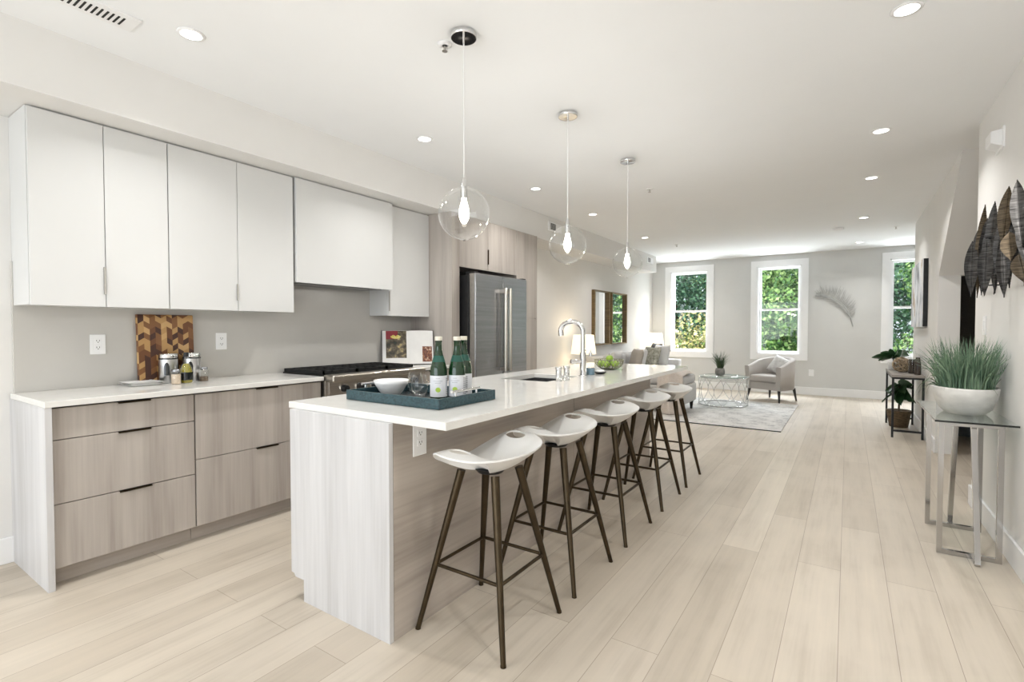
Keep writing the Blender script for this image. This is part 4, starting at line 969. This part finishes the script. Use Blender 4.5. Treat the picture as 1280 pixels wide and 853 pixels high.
for i in range(14, len(sp_)-1):
    p = sp_[i]; d = (sp_[i+1]-sp_[i-1]).normalized(); nn_ = Vector((-d.y, d.x)); t = (i-14)/(len(sp_)-15)
    for s in (-1, 1):
        ln = (.235 if s < 0 else .175)*math.sin(PI*(.14+.78*t))**.8*rnd.uniform(.45, 1.08);
        dirv = (nn_*s+d*((.15 if s < 0 else .80)+rnd.uniform(-.14, .14))).normalized(); e_ = p+dirv*ln+d*.03; mid = p+dirv*ln*.5+d*0
        wv = d*.0052
        pts3 = [(p, YB-.02), (mid, YB-.028), (e_, YB-.018)]; vs = []
        for (q, yy), ww in zip(pts3, (1, 1.1, .3)): vs += [(q.x-wv.x*ww, yy, q.y-wv.y*ww), (q.x+wv.x*ww, yy, q.y+wv.y*ww)]
        vs += [(v[0], v[1]+.003, v[2]) for v in vs]
        vn.add(vs, [(0, 2, 3, 1), (2, 4, 5, 3), (6, 7, 9, 8), (8, 9, 11, 10), (0, 6, 8, 2), (2, 8, 10, 4), (1, 3, 9, 7), (3, 5, 11, 9)])
vn.build('vanes', 'feather', ft)

# ------------------------------------------------------------------ painting on the right living wall
pt = thing('canvas_painting', (WR-.02, 8.0, 1.28), 'abstract grey white and black canvas on the right wall', 'painting')
MB().box(WR-.045, WR-.001, 7.38, 8.62, 1.285, 2.06).build('stretcher', 'black', pt)
MB().box(WR-.047, WR-.044, 7.378, 8.62, 1.283, 2.062).build('canvas_face', 'art', pt)

# ------------------------------------------------------------------ metal leaf wall sculpture
ws = thing('metal_leaf_sculpture', (WR-.05, 3.9, 1.7), 'dark hammered metal leaf sculpture on the near right wall', 'wall decoration')
leaves = [(4.396, 1.829, 4.341, 1.464, .050, .655), (4.313, 2.044, 4.434, 1.462, .040, .700), (4.083, 2.015, 4.145, 1.63, .038, .705), (4.017, 1.77, 3.984, 1.45, .048, .660), (3.614, 1.999, 3.672, 1.694, .044, .675), (3.968, 1.904, 4.03, 1.46, .026, .71), (3.704, 1.716, 3.587, 1.42, .038, .670), (3.411, 1.982, 3.254, 1.639, .044, .665), (3.752, 1.763, 3.638, 1.472, .034, .70), (3.501, 1.773, 3.482, 1.557, .048, .69), (3.508, 1.746, 3.413, 1.591, .05, .66), (4.594, 1.933, 4.592, 1.675, .032, .715), (4.722, 1.80, 4.546, 1.564, .040, .70), (3.387, 1.831, 3.245, 1.541, .04, .68), (3.336, 1.613, 3.155, 1.459, .05, .66), (4.087, 1.662, 4.009, 1.464, .022, .71), (3.85, 1.86, 3.83, 1.52, .036, .69), (4.22, 1.78, 4.24, 1.50, .034, .69), (3.10, 1.93, 3.05, 1.60, .045, .69), (3.2, 1.75, 3.0, 1.45, .045, .68)]
extra = random.Random(21)
for _ in range(12):
    yy = 3.15+1.35*extra.random(); zt = 1.78+.20*extra.random(); leaves.append((yy, zt, yy+extra.uniform(-.06, .06), zt-extra.uniform(.26, .36), .036, extra.uniform(.69, .715)))
rods = MB(); rnd = random.Random(5)
for k, (y0, z0, y1, z1, hw_, xx) in enumerate(leaves):
    a = Vector((xx+.01, y0, z0)); b_ = Vector((xx, y1, z1)); d = (b_-a); Ln = d.length; d.normalize()
    side = Vector((.80, -.60, 0)) if k % 3 else Vector((.95, -.30, 0)); side = (side-d*side.dot(d)).normalized(); nr_ = d.cross(side)
    def lf_(u, v, off=0):
        wdt = hw_*.72*(math.sin(PI*min(1, max(0, u))**.85))**1.05; s = v*2-1
        return a+d*(Ln*u)+side*(s*wdt)+nr_*(.010*abs(s)*math.sin(PI*u)+off+.0012*math.sin(u*140)*(abs(s)))
    g = MB().grid(lambda u, v: lf_(u, v), 60, 5).grid(lambda u, v: lf_(u, v, .002), 60, 5)
    g.tube([lf_(i/12, .5, .003) for i in range(13)], .0025, 5)
    g.build('metal_leaf', 'leafmetal2' if k in (4, 10, 14, 1) else 'leafmetal', ws)
for y, z in ((4.5, 1.62), (4.1, 1.52), (3.7, 1.60), (3.4, 1.72), (4.1, 1.80), (3.15, 1.6)): rods.cyl((WR, y, z), (.69, y, z), .004, None, 8)
rods.cyl((.705, 4.6, 1.58), (.705, 3.05, 1.58), .004, None, 8).cyl((.705, 4.4, 1.80), (.705, 3.1, 1.80), .004, None, 8).build('mounting_rods', 'black', ws)

# ------------------------------------------------------------------ glass console table
cn = thing('console_table', (.58, 3.95, 0), 'glass top console table with chrome frame against right wall', 'console table')
ZG = .758
MB().box(.405, .742, 3.585, 4.50, ZG-.010, ZG).build('glass_top', 'tableglass', cn)
MB().box(.4045, .4055, 3.585, 4.50, ZG-.010, ZG).box(.405, .742, 3.5845, 3.5855, ZG-.010, ZG).build('glass_edge', 'darkglass', cn)
w = .024; zt_ = ZG-.012
for y in (3.655, 4.16):
    MB().box(.43, .43+w, y, y+w, 0, zt_).box(.70-w, .70, y, y+w, 0, zt_).box(.43+w, .70-w, y, y+w, 0, w).box(.43+w, .70-w, y, y+w, zt_-w, zt_).build('side_frame', 'polished', cn)
a0, a1 = Vector((.585, 3.55, .013)), Vector((.560, 4.235, .013)); b0, b1 = Vector((.585, 3.72, zt_-.014)), Vector((.565, 4.10, zt_-.014))
MB().bar(a0, b0, w).bar(a1, b1, w).bar(b0, b1, w).bar(a0, Vector((.585, 3.662, .013)), w).bar(a1, Vector((.560, 4.17, .013)), w).build('cross_frame', 'polished', cn)
for x, y in ((.445, 3.665), (.69, 3.665), (.445, 4.17), (.69, 4.17)): pass
# planter
gb = thing('grass_planter', (.585, 4.0, ZG), 'oval whitewashed planter bowl of tall green grass on the glass console', 'plant')
MB().lathe([(.60, 0), (.80, .03), (.96, .10), (1.0, .150), (.985, .158), (.955, .156), (.93, .145), (1e-4, .140)], (.585, 4.0, ZG+.001), 56, .152, .225).build('planter_bowl', 'stonebowl', gb)
MB().lathe([(.92, .143), (1e-4, .150)], (.585, 4.0, ZG+.001), 40, .152, .225, close=False).build('soil', 'soil', gb)
def clampx(x, y): return (min(x, .735), y)
blades((.585, 4.0, ZG+.145), 680, .90, .18, .350, .13, .0075, 'grass', gb, 'grass_blades', .145, .215, clampx, 4)
def strag(): 
    g = MB(); rr = random.Random(9)
    for k in range(26):
        a = rr.uniform(PI*.75, PI*1.35) if k < 18 else rr.uniform(-PI*.4, PI*.4); bx, by = .585+.12*math.cos(a), 4.0+.19*math.sin(a); vs = []; L_ = rr.uniform(.06, .14); Hh = rr.uniform(.02, .17); dr_ = rr.uniform(0, .30)
        for j in range(8):
            t = j/7; x = bx+math.cos(a)*L_*t; y = by+math.sin(a)*L_*t; z = ZG+.15+Hh*math.sin(PI*t*.62)-dr_*t**3*.55
            x, y = clampx(x, y); z = max(z, ZG+.004); q = .0028*(1-t*.8); vs += [(x, y-q, z-q), (x, y+q, z+q)]
        g.add(vs, [(2*j, 2*j+2, 2*j+3, 2*j+1) for j in range(7)], True)
    return g
dbl = strag().build('drooping_blades', 'grass_dark', gb); dbl['kind'] = 'stuff'

# ------------------------------------------------------------------ metal plant table at the right living wall
pt2 = thing('plant_stand', (.57, 7.8, 0), 'tall black metal frame table with grey wood top', 'side table')
px0, px1, py0, py1, zp = .43, .725, 7.26, 8.36, .70; w = .022
for x in (px0, px1-w):
    for y in (py0, py1-w): MB().box(x, x+w, y, y+w, 0, zp).build('leg', 'black', pt2)
for bx_ in ((px0+w, px1-w, py0, py0+w, .07, .07+w), (px0+w, px1-w, py1-w, py1, .07, .07+w), (px0+w, px1-w, py0, py0+w, zp-w, zp), (px0+w, px1-w, py1-w, py1, zp-w, zp), (px0, px0+w, py0+w, py1-w, zp-w, zp), (px1-w, px1, py0+w, py1-w, zp-w, zp)):
    MB().box(*bx_).build('frame_rail', 'black', pt2)
MB().box(px0-.004, px1+.004, py0-.004, py1+.004, zp+.0005, zp+.026).build('wood_top', 'greywood', pt2, bevel=.002)
ZP = zp+.0265
# twig ball
bt = thing('twig_sphere', (.545, 7.72, ZP), 'round woven twig ball on the plant stand', 'decoration')
g = MB(); rnd = random.Random(2); R_ = .088
for k in range(13):
    ax = Vector((rnd.uniform(-1, 1), rnd.uniform(-1, 1), rnd.uniform(-1, 1))).normalized(); u = ax.orthogonal().normalized(); v = ax.cross(u); o_ = rnd.uniform(-.5, .5); q = math.sqrt(1-o_*o_)
    g.tube([Vector((.545, 7.72, ZP+R_+.008))+(ax*o_+(u*math.cos(2*PI*j/28)+v*math.sin(2*PI*j/28))*q)*R_*rnd.uniform(.98, 1.0) for j in range(28)], .0062, 6, closed=True)
g.build('woven_twigs', 'twig', bt)
# glass vases
v1 = thing('glass_vase', (.64, 7.58, ZP), 'tall clear glass vase with dark brown base, tallest on plant stand', 'vase')
MB().lathe([(.040, 0), (.042, .01), (.040, .20), (.030, .26), (.018, .34), (.016, .42), (.022, .46)], (.64, 7.58, ZP), 32, close=False).build('glass_body', 'glass', v1)
MB().lathe([(.036, .003), (.0385, .01), (.037, .17)], (.64, 7.58, ZP), 32).build('brown_filling', 'vase', v1)
v2 = thing('glass_vase', (.60, 7.88, ZP), 'clear glass vase with dark base behind the twig ball', 'vase')
MB().lathe([(.055, 0), (.075, .03), (.078, .10), (.050, .20), (.026, .28), (.024, .40), (.034, .44)], (.60, 7.90, ZP), 32, close=False).build('glass_body', 'glass', v2)
MB().lathe([(.050, .003), (.071, .03), (.074, .09), (.06, .15)], (.60, 7.90, ZP), 32).build('brown_filling', 'vase', v2)
v3 = thing('glass_vase', (.665, 7.42, ZP), 'short dark brown glass vase at near edge of plant stand', 'vase')
MB().lathe([(.030, 0), (.032, .01), (.030, .13), (.022, .17), (.020, .20)], (.675, 7.42, ZP), 28, close=False).build('glass_body', 'vase', v3)
# fiddle leaf fig in a basket, growing up behind and through the stand
fg = thing('fiddle_leaf_fig', (.55, 8.16, 0), 'fiddle leaf fig in woven basket on the floor under the plant stand', 'plant')
MB().lathe([(.095, 0), (.10, .01), (.130, .20), (.135, .215), (.125, .215), (.115, .20), (1e-4, .19)], (.555, 8.10, .001), 32).build('basket', 'basket', fg)
MB().tube([(.555, 8.10, .19), (.56, 8.12, .35), (.555, 8.10, .52)], .011, 8).build('trunk', 'bark', fg)
def big_leaf(mb, base, dirv, L_, wd, droop=.3, roll=.85):
    dirv = Vector(dirv).normalized(); side = dirv.cross(Vector((0, 0, 1))); side = Vector((1, 0, 0)) if side.length < .1 else side.normalized(); upv = side.cross(dirv)
    if side.x < 0: side = -side
    side, upv = side*math.cos(roll)+upv*math.sin(roll), upv*math.cos(roll)-side*math.sin(roll)
    def f(u, v):
        s = v*2-1; ww = wd*(math.sin(PI*u**.8)**.75)*(1+.10*math.sin(u*17)); 
        return Vector(base)+dirv*(L_*u)-Vector((0, 0, 1))*(droop*L_*u*u)+side*(s*ww)+upv*(.25*wd*s*s)
    mb.grid(f, 12, 7)
lv = MB(); rnd = random.Random(8)
for k in range(15):
    a = 2.4*k; el = rnd.uniform(-.2, .6); x_, y_, z_ = .555, 8.10, .40+.010*k
    d_ = Vector((math.cos(a)*.55, math.sin(a), el)); big_leaf(lv, (x_, y_, z_), d_, .17+.02*(k % 3), .068, .5, .5+.8*(k % 2))
lv.build('leaves', 'figleaf', fg)
up2 = thing('fig_cutting', (.47, 8.10, ZP), 'dark green fig leaf arrangement in small white pot on plant stand', 'plant')
MB().lathe([(.045, 0), (.06, .02), (.065, .09), (.060, .09), (1e-4, .08)], (.50, 8.20, ZP), 28).build('pot', 'ceramic', up2)
MB().tube([(.50, 8.20, ZP+.08), (.49, 8.18, ZP+.16), (.48, 8.18, ZP+.22)], .006, 6).build('stem', 'bark', up2)
l2 = MB()
for d_, L_, wd in (((-1, -.25, .25), .24, .065), ((-.55, .5, .5), .20, .06), ((.15, -.9, .45), .24, .07), ((1, -.5, .9), .23, .07), ((.8, .5, .7), .22, .065), ((-.2, -.2, 1), .17, .035), ((-.8, -.8, .1), .22, .06), ((.9, -1, .6), .26, .07)):
    big_leaf(l2, (.49, 8.18, ZP+.15), d_, L_, wd, .25)
l2.v = [(min(v[0], .735), v[1], v[2]) for v in l2.v]
l2.build('leaves', 'figleaf', up2)

# ------------------------------------------------------------------ outside: lawn and trees
struct('floor_outside', MB().box(-30, 25, 11.6, 45, -3.15, -3.0), 'lawn', 'lawn outside the windows')
def crown(c, R, n, ls, mt, name, parent, seed, zsq=1.0, lumps=14):
    rnd = random.Random(seed); cl = []
    for k in range(lumps):
        d = Vector((rnd.gauss(0, 1), rnd.gauss(0, 1), rnd.gauss(0, 1))).normalized(); cl.append((Vector((d.x*R*.62, d.y*R*.62, d.z*R*.75*zsq)), R*rnd.uniform(.38, .55)))
    cl.append((Vector((0, 0, 0)), R*.7)); g = MB(); vs = []; fs = []
    for k in range(n):
        cc, rr = rnd.choice(cl); d = Vector((rnd.gauss(0, 1), rnd.gauss(0, 1)-.35, rnd.gauss(0, 1))).normalized(); p = Vector(c)+cc+d*rr*rnd.uniform(.80, 1.05)
        nn2 = (d+Vector((rnd.uniform(-.8, .8), rnd.uniform(-.8, .8), rnd.uniform(-.8, .8)))).normalized(); u = nn2.orthogonal().normalized(); v = nn2.cross(u); a = rnd.uniform(0, PI); s = ls*rnd.uniform(.7, 1.3)
        e1 = (u*math.cos(a)+v*math.sin(a))*s; e2 = (v*math.cos(a)-u*math.sin(a))*s*.55; i = len(vs)
        vs += [p-e1, p+e2, p+e1, p-e2]; fs.append((i, i+1, i+2, i+3))
    g.v = [tuple(v) for v in vs]; g.f = fs; g.sm = [False]*len(fs)
    me = bpy.data.meshes.new(name); me.from_pydata(g.v, [], g.f); me.materials.append(M[mt]); o = bpy.data.objects.new(name, me); C.objects.link(o); o.parent = parent; return o
LZ = -3.0
def tree(mt, x, y, zc, R, n, ls, seed, lab):
    t = thing('tree', (x, y, LZ), lab, 'tree', 'leafy trees outside the windows')
    MB().tube([(x, y, LZ), (x+.06, y, (LZ+zc)/2), (x, y+.05, zc)], .12, 10, rs=[.16, .12, .08]).build('trunk', 'bark', t)
    crown((0, 0, zc-LZ), R, n, ls, mt, 'crown', t, seed, 1.15)
tree('leaf_yellow', -3.75, 14.1, .22, 1.18, 7000, .05, 1, 'yellow green shrubby tree low in the left window')
tree('leaf_dark', -5.5, 19.4, 2.3, 2.35, 11000, .075, 2, 'dark green tree in the upper part of the left window')
tree('leaf_green', -1.75, 17.7, 1.6, 1.75, 12000, .065, 3, 'bright green tree filling the middle window')
tree('leaf_green', 2.7, 17.6, 1.6, 1.95, 10000, .065, 4, 'green tree outside the right window')
tree('leaf_dark', .4, 22.6, 2.4, 2.6, 11000, .085, 5, 'dark green tree behind, between middle and right windows')
tree('leaf_dark', -10.9, 20.6, 2.2, 2.7, 8000, .09, 6, 'dark green tree at far left outside')
tree('leaf_dark', 8.2, 22.5, 2.2, 2.7, 8000, .09, 7, 'dark green tree at far right outside')
tree('leaf_green', -4.2, 31.5, 2.9, 4.4, 10000, .14, 8, 'large green tree farthest back behind the left and middle windows')
